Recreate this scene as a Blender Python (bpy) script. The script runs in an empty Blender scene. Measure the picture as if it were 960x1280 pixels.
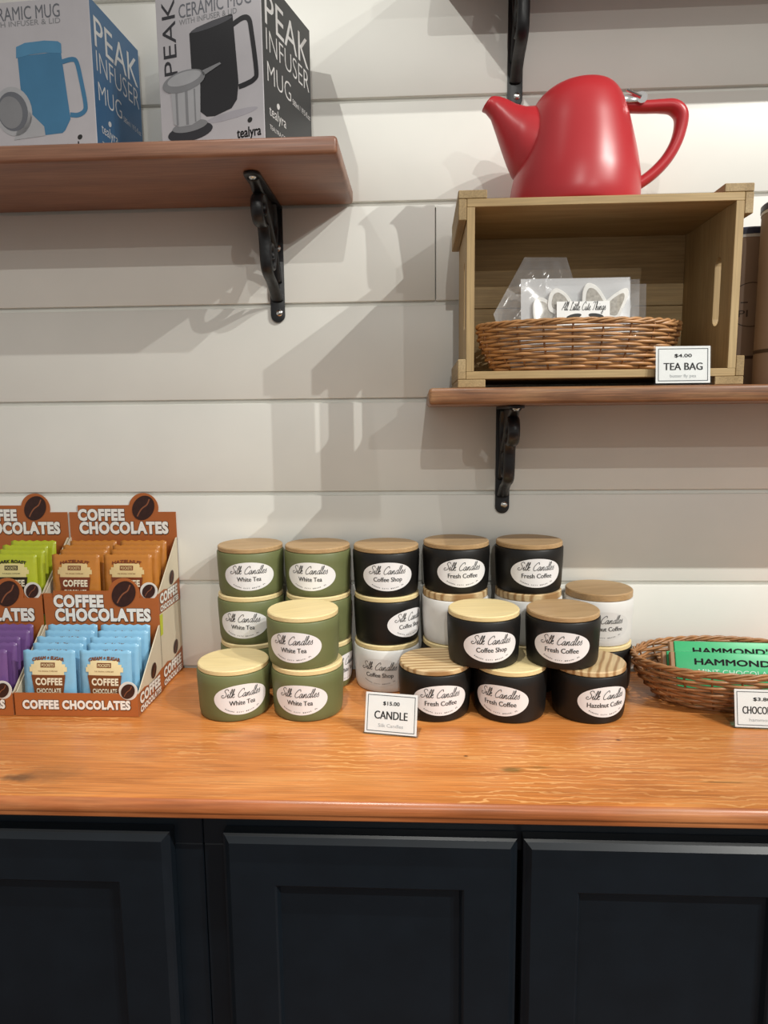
import bpy, bmesh, math, random
from mathutils import Vector, Matrix
random.seed(7)
S = bpy.context.scene
COL = S.collection
# ------------------------------------------------------------------ camera
D = 0.97833; ZK = 1.2667          # camera distance to the wall, camera height
FPX = 869.78
R = Vector((0.9987, 0.0493, -0.0102)).normalized()
F = Vector((-0.0502, 0.9895, -0.1355)).normalized()
U = R.cross(F).normalized(); R = F.cross(U).normalized()
cam = bpy.data.cameras.new('camera'); camo = bpy.data.objects.new('camera', cam); COL.objects.link(camo)
cam.sensor_fit = 'VERTICAL'; cam.sensor_height = 36.0; cam.lens = FPX / 1280 * 36.0
cam.clip_start = 0.02; cam.clip_end = 60
m = Matrix((R, U, -F)).transposed().to_4x4(); m.translation = Vector((0, -D, ZK)); camo.matrix_world = m
S.camera = camo
# ------------------------------------------------------------------ world, lamps, exposure
S.view_settings.view_transform = 'Standard'; S.view_settings.look = 'None'
S.view_settings.gamma = 1.0; S.view_settings.use_curve_mapping = False
S.view_settings.exposure = 0.0
w = bpy.data.worlds.new('world'); S.world = w; w.use_nodes = True
bg = w.node_tree.nodes['Background']; bg.inputs[0].default_value = (1.0, 0.96, 0.90, 1); bg.inputs[1].default_value = 0.36
def spot(name, loc, aim, power, cone, blend=0.6, rad=0.010, col=(1, 0.985, 0.925)):
    l = bpy.data.lights.new(name, 'SPOT'); l.energy = power; l.spot_size = math.radians(cone); l.spot_blend = blend
    l.shadow_soft_size = rad; l.color = col
    o = bpy.data.objects.new(name, l); COL.objects.link(o); o.location = (loc[0], loc[1], loc[2] + ZK)
    d = Vector(aim) - Vector(loc); o.rotation_euler = d.to_track_quat('-Z', 'Y').to_euler()
    return o
spot('track_spot_a', (1.61, -1.535, 1.70), (0.36, -0.10, -0.46), 142, 54, 1.0)
spot('track_spot_b', (2.16, -1.535, 1.70), (0.36, -0.10, -0.46), 176, 49, 1.0)
spot('track_spot_c', (0.22, -4.25, 1.95), (0.0, 0, 0.0), 112, 50)
spot('track_spot_d', (2.4, -5.5, 1.72), (0.0, 0, 0.0), 100, 50)
spot('track_spot_e', (-0.93, -1.535, 1.74), (0.00, 0, 0.74), 86, 25, 0.7)
spot('counter_fill_spot', (-0.20, -0.80, 1.72), (-0.14, -0.33, -0.37), 96, 27, 1.0)  # extra overhead fill, added to brighten the counter top; not a track lamp
# ------------------------------------------------------------------ pixel helpers (photo pixels -> places)
def ray(u, v): return F * FPX + R * (u - 480) + U * (640 - v)
def onY(u, v, y):
    d = ray(u, v); t = (y + D) / d.y; return Vector((d.x * t, y, d.z * t + ZK))
def onZ(u, v, z):
    d = ray(u, v); t = (z - ZK) / d.z; return Vector((d.x * t, d.y * t - D, z))
# ------------------------------------------------------------------ materials
def srgb(h):
    h = h.lstrip('#'); c = [int(h[i:i + 2], 16) / 255 for i in (0, 2, 4)]
    return tuple(x / 12.92 if x <= 0.04045 else ((x + 0.055) / 1.055) ** 2.4 for x in c) + (1,)
MATS = {}
def mat(name, color, rough=0.5, metal=0.0, var=0.06, scale=40.0, bump=0.0, coat=0.0, spec=0.5, stretch=(1, 1, 1), trans=0.0):
    if name in MATS: return MATS[name]
    M = bpy.data.materials.new(name); M.use_nodes = True; nt = M.node_tree; p = nt.nodes['Principled BSDF']
    c = srgb(color) if isinstance(color, str) else tuple(color) + (1,)
    p.inputs['Roughness'].default_value = rough; p.inputs['Metallic'].default_value = metal
    p.inputs['Coat Weight'].default_value = coat; p.inputs['Specular IOR Level'].default_value = spec
    p.inputs['Transmission Weight'].default_value = trans
    tc = nt.nodes.new('ShaderNodeTexCoord'); mp = nt.nodes.new('ShaderNodeMapping'); mp.inputs['Scale'].default_value = stretch
    nz = nt.nodes.new('ShaderNodeTexNoise'); nz.inputs['Scale'].default_value = scale; nz.inputs['Detail'].default_value = 5
    rp = nt.nodes.new('ShaderNodeValToRGB')
    rp.color_ramp.elements[0].position = 0.3; rp.color_ramp.elements[1].position = 0.7
    rp.color_ramp.elements[0].color = tuple(x * (1 - var) for x in c[:3]) + (1,)
    rp.color_ramp.elements[1].color = tuple(min(1, x * (1 + var)) for x in c[:3]) + (1,)
    L = nt.links
    L.new(tc.outputs['Object'], mp.inputs[0]); L.new(mp.outputs[0], nz.inputs['Vector']); L.new(nz.outputs['Fac'], rp.inputs[0]); L.new(rp.outputs[0], p.inputs['Base Color'])
    if bump:
        b = nt.nodes.new('ShaderNodeBump'); b.inputs['Strength'].default_value = bump; b.inputs['Distance'].default_value = 0.001
        L.new(nz.outputs['Fac'], b.inputs['Height']); L.new(b.outputs[0], p.inputs['Normal'])
    MATS[name] = M; return M
def wood(name, dark, mid, light, axis='X', scale=1.0, rough=0.45, coat=0.0, streak=0.5, bands=0.0, knots=(), bump=0.15, figure=0.0):
    if name in MATS: return MATS[name]
    M = bpy.data.materials.new(name); M.use_nodes = True; nt = M.node_tree; N = nt.nodes; L = nt.links; p = N['Principled BSDF']
    p.inputs['Roughness'].default_value = rough; p.inputs['Coat Weight'].default_value = coat; p.inputs['Coat Roughness'].default_value = 0.25
    tc = N.new('ShaderNodeTexCoord')
    def mapped(sc):
        mp = N.new('ShaderNodeMapping'); mp.inputs['Scale'].default_value = sc; L.new(tc.outputs['Object'], mp.inputs[0]); return mp.outputs[0]
    def st(a, b): return {'X': (a, b, b), 'Y': (b, a, b), 'Z': (b, b, a)}[axis]
    n1 = N.new('ShaderNodeTexNoise'); n1.inputs['Scale'].default_value = scale; n1.inputs['Detail'].default_value = 6; n1.inputs['Roughness'].default_value = 0.6; n1.inputs['Distortion'].default_value = 0.6
    L.new(mapped(st(4, 26)), n1.inputs['Vector'])
    r1 = N.new('ShaderNodeValToRGB'); e = r1.color_ramp.elements
    e[0].position = 0.28; e[0].color = srgb(dark); e[1].position = 0.74; e[1].color = srgb(light)
    x = e.new(0.5); x.color = srgb(mid)
    L.new(n1.outputs['Fac'], r1.inputs[0])
    n2 = N.new('ShaderNodeTexNoise'); n2.inputs['Scale'].default_value = scale; n2.inputs['Detail'].default_value = 4
    L.new(mapped(st(12, 420)), n2.inputs['Vector'])
    r2 = N.new('ShaderNodeValToRGB'); e = r2.color_ramp.elements
    e[0].position = 0.3; e[0].color = (1 - streak, 1 - streak, 1 - streak, 1); e[1].position = 0.62; e[1].color = (1, 1, 1, 1)
    L.new(n2.outputs['Fac'], r2.inputs[0])
    mx = N.new('ShaderNodeMix'); mx.data_type = 'RGBA'; mx.blend_type = 'MULTIPLY'; mx.inputs[0].default_value = 1
    L.new(r1.outputs[0], mx.inputs[6]); L.new(r2.outputs[0], mx.inputs[7]); out = mx.outputs[2]
    if bands:
        wv = N.new('ShaderNodeTexWave'); wv.wave_type = 'BANDS'; wv.bands_direction = {'X': 'Y', 'Y': 'X', 'Z': 'X'}[axis]
        wv.inputs['Scale'].default_value = bands; wv.inputs['Distortion'].default_value = 3.0; wv.inputs['Detail'].default_value = 2; wv.inputs['Detail Scale'].default_value = 1.2
        L.new(mapped(st(0.35, 1)), wv.inputs['Vector'])
        r3 = N.new('ShaderNodeValToRGB'); e = r3.color_ramp.elements
        e[0].position = 0.45; e[0].color = (1, 1, 1, 1); e[1].position = 0.98; e[1].color = (0.56, 0.43, 0.32, 1)
        L.new(wv.outputs['Fac'], r3.inputs[0])
        m3 = N.new('ShaderNodeMix'); m3.data_type = 'RGBA'; m3.blend_type = 'MULTIPLY'; m3.inputs[0].default_value = 1
        L.new(out, m3.inputs[6]); L.new(r3.outputs[0], m3.inputs[7]); out = m3.outputs[2]
    if figure:     # thin pale lines of flat-sawn figure
        wv = N.new('ShaderNodeTexWave'); wv.wave_type = 'BANDS'; wv.bands_direction = 'Y'; wv.wave_profile = 'SIN'
        wv.inputs['Scale'].default_value = 14; wv.inputs['Distortion'].default_value = 9.0; wv.inputs['Detail'].default_value = 3; wv.inputs['Detail Scale'].default_value = 1.6; wv.inputs['Detail Roughness'].default_value = 0.6
        L.new(mapped((0.9, 2.6, 1)), wv.inputs['Vector'])
        r4 = N.new('ShaderNodeValToRGB'); e = r4.color_ramp.elements; e[0].position = 0.80; e[0].color = (0, 0, 0, 1); e[1].position = 0.97; e[1].color = (figure,) * 3 + (1,)
        L.new(wv.outputs['Fac'], r4.inputs[0])
        pn = N.new('ShaderNodeTexNoise'); pn.inputs['Scale'].default_value = 7; L.new(tc.outputs['Object'], pn.inputs['Vector'])
        pr = N.new('ShaderNodeValToRGB'); pr.color_ramp.elements[0].position = 0.42; pr.color_ramp.elements[1].position = 0.62; L.new(pn.outputs['Fac'], pr.inputs[0])
        mm = N.new('ShaderNodeMath'); mm.operation = 'MULTIPLY'; L.new(r4.outputs[0], mm.inputs[0]); L.new(pr.outputs[0], mm.inputs[1])
        mf = N.new('ShaderNodeMix'); mf.data_type = 'RGBA'; L.new(mm.outputs[0], mf.inputs[0]); L.new(out, mf.inputs[6]); mf.inputs[7].default_value = srgb('#f0bc7c'); out = mf.outputs[2]
    for (kx, ky, sx, sy, kc, amt) in knots:
        mp = N.new('ShaderNodeMapping'); mp.vector_type = 'POINT'; mp.inputs['Location'].default_value = (-kx / sx, -ky / sy, 0); mp.inputs['Scale'].default_value = (1 / sx, 1 / sy, 0)
        nn = N.new('ShaderNodeTexNoise'); nn.inputs['Scale'].default_value = 60; L.new(tc.outputs['Object'], nn.inputs['Vector'])
        L.new(tc.outputs['Object'], mp.inputs[0])
        ln = N.new('ShaderNodeVectorMath'); ln.operation = 'LENGTH'; L.new(mp.outputs[0], ln.inputs[0])
        ad = N.new('ShaderNodeMath'); ad.operation = 'MULTIPLY_ADD'; ad.inputs[1].default_value = 0.7; L.new(nn.outputs['Fac'], ad.inputs[0]); L.new(ln.outputs['Value'], ad.inputs[2])
        rk = N.new('ShaderNodeValToRGB'); e = rk.color_ramp.elements; e[0].position = 0.55; e[0].color = (amt,) * 3 + (1,); e[1].position = 1.0; e[1].color = (0, 0, 0, 1)
        e2 = e.new(0.75); e2.color = (amt * 0.55,) * 3 + (1,)
        L.new(ad.outputs[0], rk.inputs[0])
        mk = N.new('ShaderNodeMix'); mk.data_type = 'RGBA'; L.new(rk.outputs[0], mk.inputs[0]); L.new(out, mk.inputs[6]); mk.inputs[7].default_value = srgb(kc); out = mk.outputs[2]
    L.new(out, p.inputs['Base Color'])
    b = N.new('ShaderNodeBump'); b.inputs['Strength'].default_value = bump; b.inputs['Distance'].default_value = 0.001
    L.new(n2.outputs['Fac'], b.inputs['Height']); L.new(b.outputs[0], p.inputs['Normal'])
    MATS[name] = M; return M
def clear(name, tint=(1, 1, 1), gloss=0.12, rough=0.03, milk=0.0):
    if name in MATS: return MATS[name]
    M = bpy.data.materials.new(name); M.use_nodes = True; nt = M.node_tree; N = nt.nodes; L = nt.links
    N.remove(N['Principled BSDF']); out = N['Material Output']
    t = N.new('ShaderNodeBsdfTransparent'); t.inputs[0].default_value = tuple(tint) + (1,)
    g = N.new('ShaderNodeBsdfGlossy'); g.inputs['Roughness'].default_value = rough
    df = N.new('ShaderNodeBsdfDiffuse'); df.inputs[0].default_value = (0.85, 0.86, 0.88, 1)
    lw0 = N.new('ShaderNodeLayerWeight'); lw0.inputs[0].default_value = 0.5
    lw = N.new('ShaderNodeMath'); lw.operation = 'POWER'; lw.inputs[1].default_value = 4.0; L.new(lw0.outputs['Facing'], lw.inputs[0])
    ad = N.new('ShaderNodeMath'); ad.operation = 'ADD'; ad.inputs[1].default_value = gloss; L.new(lw.outputs[0], ad.inputs[0])
    m1 = N.new('ShaderNodeMixShader'); m1.inputs[0].default_value = milk; L.new(t.outputs[0], m1.inputs[1]); L.new(df.outputs[0], m1.inputs[2])
    m2 = N.new('ShaderNodeMixShader'); L.new(ad.outputs[0], m2.inputs[0]); L.new(m1.outputs[0], m2.inputs[1]); L.new(g.outputs[0], m2.inputs[2])
    L.new(m2.outputs[0], out.inputs[0]); MATS[name] = M; return M
# ------------------------------------------------------------------ geometry helpers
def link(name, me, parent=None):
    o = bpy.data.objects.new(name, me); COL.objects.link(o)
    if parent: o.parent = parent
    return o
def tag(o, label, cat, group=None):
    o['label'] = label; o['category'] = cat
    if group: o['group'] = group
    return o
def thing(name, label, cat, loc=(0, 0, 0), rotz=0, group=None):
    o = bpy.data.objects.new(name, None); COL.objects.link(o); o.empty_display_size = 0.02
    o.location = loc; o.rotation_euler = (0, 0, rotz); return tag(o, label, cat, group)
def tomesh(name, bm, material, smooth=False, auto=False):
    me = bpy.data.meshes.new(name)
    bmesh.ops.recalc_face_normals(bm, faces=bm.faces[:])
    bm.to_mesh(me); bm.free()
    for p in me.polygons: p.use_smooth = smooth
    mats = material if isinstance(material, (list, tuple)) else [material]
    for x in mats: me.materials.append(x)
    if auto: me.set_sharp_from_angle(angle=math.radians(35))
    return me
def obj(name, bm, material, parent=None, smooth=False, auto=False):
    return link(name, tomesh(name, bm, material, smooth, auto), parent)
def add_box(bm, x0, x1, y0, y1, z0, z1, bevel=0.0, seg=2, mi=0):
    b2 = bmesh.new()
    vs = [b2.verts.new((x, y, z)) for x in (x0, x1) for y in (y0, y1) for z in (z0, z1)]
    for f in ((0, 1, 3, 2), (4, 6, 7, 5), (0, 4, 5, 1), (2, 3, 7, 6), (0, 2, 6, 4), (1, 5, 7, 3)): b2.faces.new([vs[i] for i in f])
    if bevel: bmesh.ops.bevel(b2, geom=b2.edges[:], offset=bevel, segments=seg, affect='EDGES', profile=0.5)
    merge(bm, b2, mi); return bm
def merge(bm, b2, mi=0, M=None):
    mp = {}
    for v in b2.verts: mp[v] = bm.verts.new(M @ v.co if M else v.co)
    for f in b2.faces:
        try:
            nf = bm.faces.new([mp[v] for v in f.verts]); nf.material_index = mi; nf.smooth = f.smooth
        except ValueError: pass
    b2.free()
def box(x0, x1, y0, y1, z0, z1, bevel=0.0, seg=2): return add_box(bmesh.new(), x0, x1, y0, y1, z0, z1, bevel, seg)
def lathe(prof, n=40, bm=None, cap=True):
    bm = bm or bmesh.new(); rings = []
    for r, z in prof:
        rings.append([bm.verts.new((r * math.cos(2 * math.pi * i / n), r * math.sin(2 * math.pi * i / n), z)) for i in range(n)])
    for a, b in zip(rings, rings[1:]):
        for i in range(n): bm.faces.new((a[i], a[(i + 1) % n], b[(i + 1) % n], b[i]))
    if cap: bm.faces.new(rings[0]); bm.faces.new(rings[-1])
    return bm
def tube(bm, pts, rad, n=6, closed=False, flat=None):
    """tube along pts; rad number or list; flat=(a,b) scales the section in its two directions"""
    pts = [Vector(p) for p in pts]; k = len(pts); rings = []
    up = None
    for i, p in enumerate(pts):
        if closed: t = pts[(i + 1) % k] - pts[i - 1]
        else: t = pts[min(i + 1, k - 1)] - pts[max(i - 1, 0)]
        if t.length < 1e-9: t = Vector((0, 0, 1))
        t.normalize()
        if up is None:
            up = Vector((0, 0, 1)) if abs(t.z) < 0.9 else Vector((1, 0, 0))
            if flat: up = Vector((1, 0, 0)) if abs(t.x) < 0.9 else Vector((0, 0, 1))
        a = (up - t * up.dot(t)).normalized(); b = t.cross(a); up = a
        r = rad[i] if isinstance(rad, (list, tuple)) else rad
        fa, fb = flat if flat else (1, 1)
        rings.append([bm.verts.new(p + a * (math.cos(2 * math.pi * j / n) * r * fa) + b * (math.sin(2 * math.pi * j / n) * r * fb)) for j in range(n)])
    rng = range(k) if closed else range(k - 1)
    for i in rng:
        A, B = rings[i], rings[(i + 1) % k]
        for j in range(n): bm.faces.new((A[j], A[(j + 1) % n], B[(j + 1) % n], B[j]))
    if not closed: bm.faces.new(rings[0]); bm.faces.new(rings[-1])
    return bm
def catmull(pts, seg=6, closed=False):
    pts = [Vector(p) for p in pts]; out = []; n = len(pts)
    for i in range(n if closed else n - 1):
        if closed: p0, p1, p2, p3 = pts[i - 1], pts[i], pts[(i + 1) % n], pts[(i + 2) % n]
        else: p0, p1, p2, p3 = pts[max(i - 1, 0)], pts[i], pts[i + 1], pts[min(i + 2, n - 1)]
        for s in range(seg):
            t = s / seg
            out.append(0.5 * ((2 * p1) + (p2 - p0) * t + (2 * p0 - 5 * p1 + 4 * p2 - p3) * t * t + (3 * p1 - p0 - 3 * p2 + p3) * t ** 3))
    if not closed: out.append(pts[-1])
    return out
def plate(splines, thick, bevel=0.0):
    """2D outlines (the later ones are holes) -> solid plate bmesh in XY, thickness along Z"""
    cu = bpy.data.curves.new('plate', 'CURVE'); cu.dimensions = '2D'; cu.fill_mode = 'BOTH'; cu.extrude = thick / 2 - bevel
    cu.bevel_depth = bevel; cu.bevel_resolution = 1; cu.offset = -bevel
    for s in splines:
        sp = cu.splines.new('POLY'); sp.points.add(len(s) - 1); sp.use_cyclic_u = True
        for q, p in zip(sp.points, s): q.co = (p[0], p[1], 0, 1)
    o = bpy.data.objects.new('plate', cu); me = bpy.data.meshes.new_from_object(o)
    bm = bmesh.new(); bm.from_mesh(me); bmesh.ops.remove_doubles(bm, verts=bm.verts[:], dist=1e-6)
    bpy.data.objects.remove(o); bpy.data.curves.remove(cu); bpy.data.meshes.remove(me)
    return bm
def xform(bm, M):
    bmesh.ops.transform(bm, matrix=M, verts=bm.verts[:]); return bm
# ------------------------------------------------------------------ flat print: 2D shapes mapped on to surfaces
TXT = {}
def text2d(s, bold=0.0):
    key = (s, bold)
    if key not in TXT:
        cu = bpy.data.curves.new('txt', 'FONT'); cu.body = s; cu.size = 1; cu.offset = bold; cu.resolution_u = 3; cu.space_character = 1.10 if bold > 0.03 else 1.0; cu.align_x = 'LEFT'
        cu.fill_mode = 'FRONT'
        o = bpy.data.objects.new('txt', cu); me = bpy.data.meshes.new_from_object(o)
        vs = [(v.co.x, v.co.y) for v in me.vertices]; fs = [tuple(p.vertices) for p in me.polygons]
        TXT[key] = (vs, fs); bpy.data.objects.remove(o); bpy.data.curves.remove(cu); bpy.data.meshes.remove(me)
    return TXT[key]
SCRIPT = {
 'S': (1.15, [[(1.25, 1.75), (1.0, 2.15), (.55, 2.1), (.4, 1.7), (.75, 1.25), (.95, .8), (.75, .2), (.25, .02), (-.1, .3), (.05, .65), (.4, .55)]]),
 'i': (.5, [[(0, .3), (.25, 1.0), (.2, .2), (.35, 0), (.55, .3)], [(.35, 1.45), (.42, 1.55)]]),
 'l': (.5, [[(0, .3), (.4, 1.6), (.36, 2.2), (.2, 1.9), (.13, .6), (.25, 0), (.5, .3)]]),
 'k': (.75, [[(0, .3), (.35, 1.6), (.32, 2.2), (.16, 1.8), (.08, 0)], [(.1, .5), (.48, 1.0), (.56, .75), (.2, .5), (.5, .02), (.75, .3)]]),
 'C': (1.15, [[(1.2, 1.6), (1.05, 2.1), (.6, 1.9), (.12, 1.0), (.2, .2), (.6, 0), (1.15, .35)]]),
 'a': (.95, [[(.72, .85), (.42, 1.0), (.1, .6), (.1, .1), (.36, .05), (.7, .9), (.62, .2), (.75, 0), (.95, .3)]]),
 'n': (.9, [[(0, .3), (.15, .95), (.08, 0), (.3, .75), (.52, 1.0), (.58, .6), (.52, .15), (.66, 0), (.9, .3)]]),
 'd': (.98, [[(.72, .85), (.4, 1.0), (.08, .5), (.2, .05), (.5, .2), (.82, 1.3), (.9, 2.2), (.74, .9), (.66, .15), (.8, 0), (.98, .3)]]),
 'e': (.68, [[(0, .3), (.36, .55), (.46, .88), (.28, 1.0), (.08, .6), (.15, .1), (.38, 0), (.68, .3)]]),
 's': (.6, [[(0, .3), (.33, 1.1), (.3, .8), (.48, .35), (.33, .02), (.05, .12)]]),
 'A': (1.2, [[(-.1, .1), (.4, 1.1), (.9, 2.1), (.88, 1.0), (.95, .1), (1.2, .2)], [(.25, .75), (1.1, .85)]]),
 'L': (1.1, [[(.9, 1.7), (.75, 2.15), (.5, 1.5), (.3, .3), (0, .1), (.3, .05), (.9, .05), (1.1, .35)]]),
 't': (.48, [[(0, .3), (.28, 1.7), (.16, .6), (.22, .03), (.48, .3)], [(0, 1.2), (.45, 1.25)]]),
 'u': (.92, [[(0, .9), (.05, .2), (.28, 0), (.56, .7), (.6, .95), (.58, .2), (.7, 0), (.92, .3)]]),
 'T': (1.1, [[(0, 1.7), (.3, 2.1), (.9, 1.95), (1.4, 2.2)], [(.75, 2.0), (.5, .8), (.3, .1), (0, .2)]]),
 'h': (.9, [[(0, .3), (.35, 1.6), (.32, 2.2), (.16, 1.8), (.04, 0), (.3, .8), (.5, .95), (.55, .5), (.5, .1), (.66, 0), (.9, .3)]]),
 'g': (.9, [[(.7, .85), (.4, 1), (.08, .5), (.3, .05), (.65, .6), (.7, .9), (.5, -.6), (.2, -.9), (.05, -.6), (.9, .3)]]),
}
class Art:
    def __init__(s): s.v = []; s.f = []
    def add(s, vs, fs):
        n = len(s.v); s.v += vs; s.f += [tuple(i + n for i in f) for f in fs]; return s
    def poly(s, pts): return s.add([tuple(p) for p in pts], [tuple(range(len(pts)))])
    def rect(s, x0, z0, x1, z1): return s.poly([(x0, z0), (x1, z0), (x1, z1), (x0, z1)])
    def grid(s, x0, z0, x1, z1, nx, nz):
        vs = [(x0 + (x1 - x0) * i / nx, z0 + (z1 - z0) * j / nz) for j in range(nz + 1) for i in range(nx + 1)]
        return s.add(vs, [(j * (nx + 1) + i, j * (nx + 1) + i + 1, (j + 1) * (nx + 1) + i + 1, (j + 1) * (nx + 1) + i) for j in range(nz) for i in range(nx)])
    def ellipse(s, cx, cz, a, b, rot=0, n=28, strips=0):
        if strips:    # vertical strips, so that the shape can be wrapped
            vs = []; fs = []
            for i in range(strips + 1):
                t = math.pi * i / strips; x = -a * math.cos(t); h = b * math.sin(t)
                vs += [(cx + x, cz - h), (cx + x, cz + h)]
            for i in range(strips): fs.append((2 * i, 2 * i + 2, 2 * i + 3, 2 * i + 1))
            return s.add(vs, fs)
        c, sn = math.cos(rot), math.sin(rot)
        return s.poly([(cx + a * math.cos(2 * math.pi * i / n) * c - b * math.sin(2 * math.pi * i / n) * sn, cz + a * math.cos(2 * math.pi * i / n) * sn + b * math.sin(2 * math.pi * i / n) * c) for i in range(n)])
    def frame(s, x0, z0, x1, z1, t):
        s.rect(x0, z0, x1, z0 + t); s.rect(x0, z1 - t, x1, z1); s.rect(x0, z0 + t, x0 + t, z1 - t); return s.rect(x1 - t, z0 + t, x1, z1 - t)
    def stroke(s, pts, wd, smooth=True, closed=False):
        P = [Vector((p[0], p[1], 0)) for p in pts]
        if smooth: P = catmull(P, 4, closed)
        n = len(P); vs = []; fs = []
        for i, p in enumerate(P):
            t = (P[(i + 1) % n] - P[i - 1]) if closed else (P[min(i + 1, n - 1)] - P[max(i - 1, 0)])
            if t.length < 1e-9: t = Vector((1, 0, 0))
            t.normalize(); q = Vector((-t.y, t.x, 0)) * (wd / 2)
            vs += [(p.x - q.x, p.y - q.y), (p.x + q.x, p.y + q.y)]
        for i in range(n if closed else n - 1):
            j = (i + 1) % n; fs.append((2 * i, 2 * j, 2 * j + 1, 2 * i + 1))
        return s.add(vs, fs)
    def text(s, string, x0, x1, zc, cap, bold=0.0, rot=0.0, arc=0.0, shifts=None):
        """bold text is the outline laid several times, shifted by bold * cap; a 'D' in shifts thickens the uprights only"""
        if shifts == 'O': return s._text(string, x0, x1, zc, cap, rot, arc, bold)
        if bold > 0:
            e = bold * cap * 1.3
            dirs = ((-1, 0), (0, 0), (1, 0)) if shifts == 'D' else ((1, 0), (-1, 0), (0, 1), (0, -1), (.7, .7), (-.7, .7), (.7, -.7), (-.7, -.7))
            for dx, dz in dirs:
                c, sn = math.cos(rot), math.sin(rot)
                s._text(string, x0 + e + (dx * c - dz * sn) * e, x1 - e + (dx * c - dz * sn) * e, zc + (dx * sn + dz * c) * e, cap - (0 if shifts == 'D' else 2 * e), rot, arc)
            return s
        return s._text(string, x0, x1, zc, cap, rot, arc)
    def _text(s, string, x0, x1, zc, cap, rot=0.0, arc=0.0, off=0.0):
        """text spanning x0..x1, capital height cap, centred on zc; arc > 0 sags downwards at the middle"""
        vs, fs = text2d(string, off)
        a = min(v[0] for v in vs); b = max(v[0] for v in vs); k = (x1 - x0) / (b - a); h = cap / 0.73
        cx = (x0 + x1) / 2; hw = (x1 - x0) / 2; o = []
        for X, Z in vs:
            x = (X - (a + b) / 2) * k; z = Z * h - cap / 2
            if arc: z += arc * (x / hw) ** 2
            c, sn = math.cos(rot), math.sin(rot)
            o.append((cx + x * c - z * sn, zc + x * sn + z * c))
        return s.add(o, fs)
    def script(s, string, x0, x1, zb, wd, slant=0.28, tall=1.0):
        pen = 0; strokes = []
        for ch in string:
            if ch == ' ': pen += 0.7; continue
            adv, st = SCRIPT[ch]
            for q in st: strokes.append([(pen + x + slant * z, z) for x, z in q])
            pen += adv
        k = (x1 - x0) / pen
        for q in strokes: s.stroke([(x0 + x * k, zb + z * k * tall) for x, z in q], wd)
        return s
    def build(s, name, material, parent, mapf):
        bm = bmesh.new(); vs = [bm.verts.new(mapf(x, z)) for x, z in s.v]
        for f in s.f:
            try: bm.faces.new([vs[i] for i in f])
            except ValueError: pass
        me = bpy.data.meshes.new(name); bm.to_mesh(me); bm.free(); me.materials.append(material)
        return link(name, me, parent)
def plane_map(o, xd, zd, off=0.0):
    o, xd, zd = Vector(o), Vector(xd).normalized(), Vector(zd).normalized(); n = xd.cross(zd) * off
    return lambda x, z: o + xd * x + zd * z + n
def cyl_map(r, off=0.0, zo=0.0, cone=None):
    def f(x, z):
        rr = (cone(z + zo) if cone else r) + off; a = x / r
        return Vector((rr * math.sin(a), -rr * math.cos(a), z + zo))
    return f

CT = 0.90                     # counter top height
# ------------------------------------------------------------------ shared materials
white_paint = mat('white_wall_paint', (0.80, 0.795, 0.745), rough=0.42, var=0.03, scale=9, bump=0.05)
black_iron = mat('black_iron', (0.012, 0.013, 0.015), rough=0.38, var=0.25, scale=160, bump=0.35)
steel = mat('screw_steel', (0.72, 0.72, 0.70), rough=0.22, metal=1.0, var=0.05)
ink = mat('black_ink', (0.02, 0.02, 0.02), rough=0.6)
paper = mat('white_paper', (0.85, 0.85, 0.84), rough=0.55, var=0.02)
cabinet_paint = mat('midnight_cabinet_paint', (0.0065, 0.0105, 0.0155), rough=0.33, var=0.12, scale=25, bump=0.08)

# ------------------------------------------------------------------ the setting
def structure(o): o['kind'] = 'structure'; return o
wall = structure(obj('wall_back', box(-2.2, 2.2, 0.012, 0.10, 0.0, 3.3), white_paint))
lines = [0.903 + 0.13 * k for k in range(-1, 13)]
gap = 0.0062
for i in range(len(lines) - 1):
    z0, z1 = lines[i], lines[i + 1] - gap
    # tongue and groove planks; the joint in view splits the board behind the small crate
    xs = [-2.2, onY(544.4, 310, 0).x, 2.2] if i == 4 + 1 else ([-2.2, -0.9 + 0.37 * (i % 3), 2.2] if i > 8 else [-2.2, 2.2])
    for a, b in zip(xs, xs[1:]):
        bm = box(a + 0.0006, b - 0.0006, 0.0, 0.0115, z0, z1, 0.0012, 2)
        p = obj('plank', bm, white_paint, wall, smooth=True, auto=True)
    # the recessed tongue that shows in the gap
    obj('tongue', box(-2.2, 2.2, 0.0058, 0.0117, z1 - 0.002, z1 + gap + 0.002), white_paint, wall)
floor_m = wood('brown_floor_wood', '#4a3020', '#6a4630', '#80583c', 'X', 0.6)
structure(obj('floor', box(-2.2, 2.2, -6.0, 0.012, -0.05, 0.0), floor_m))

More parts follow.
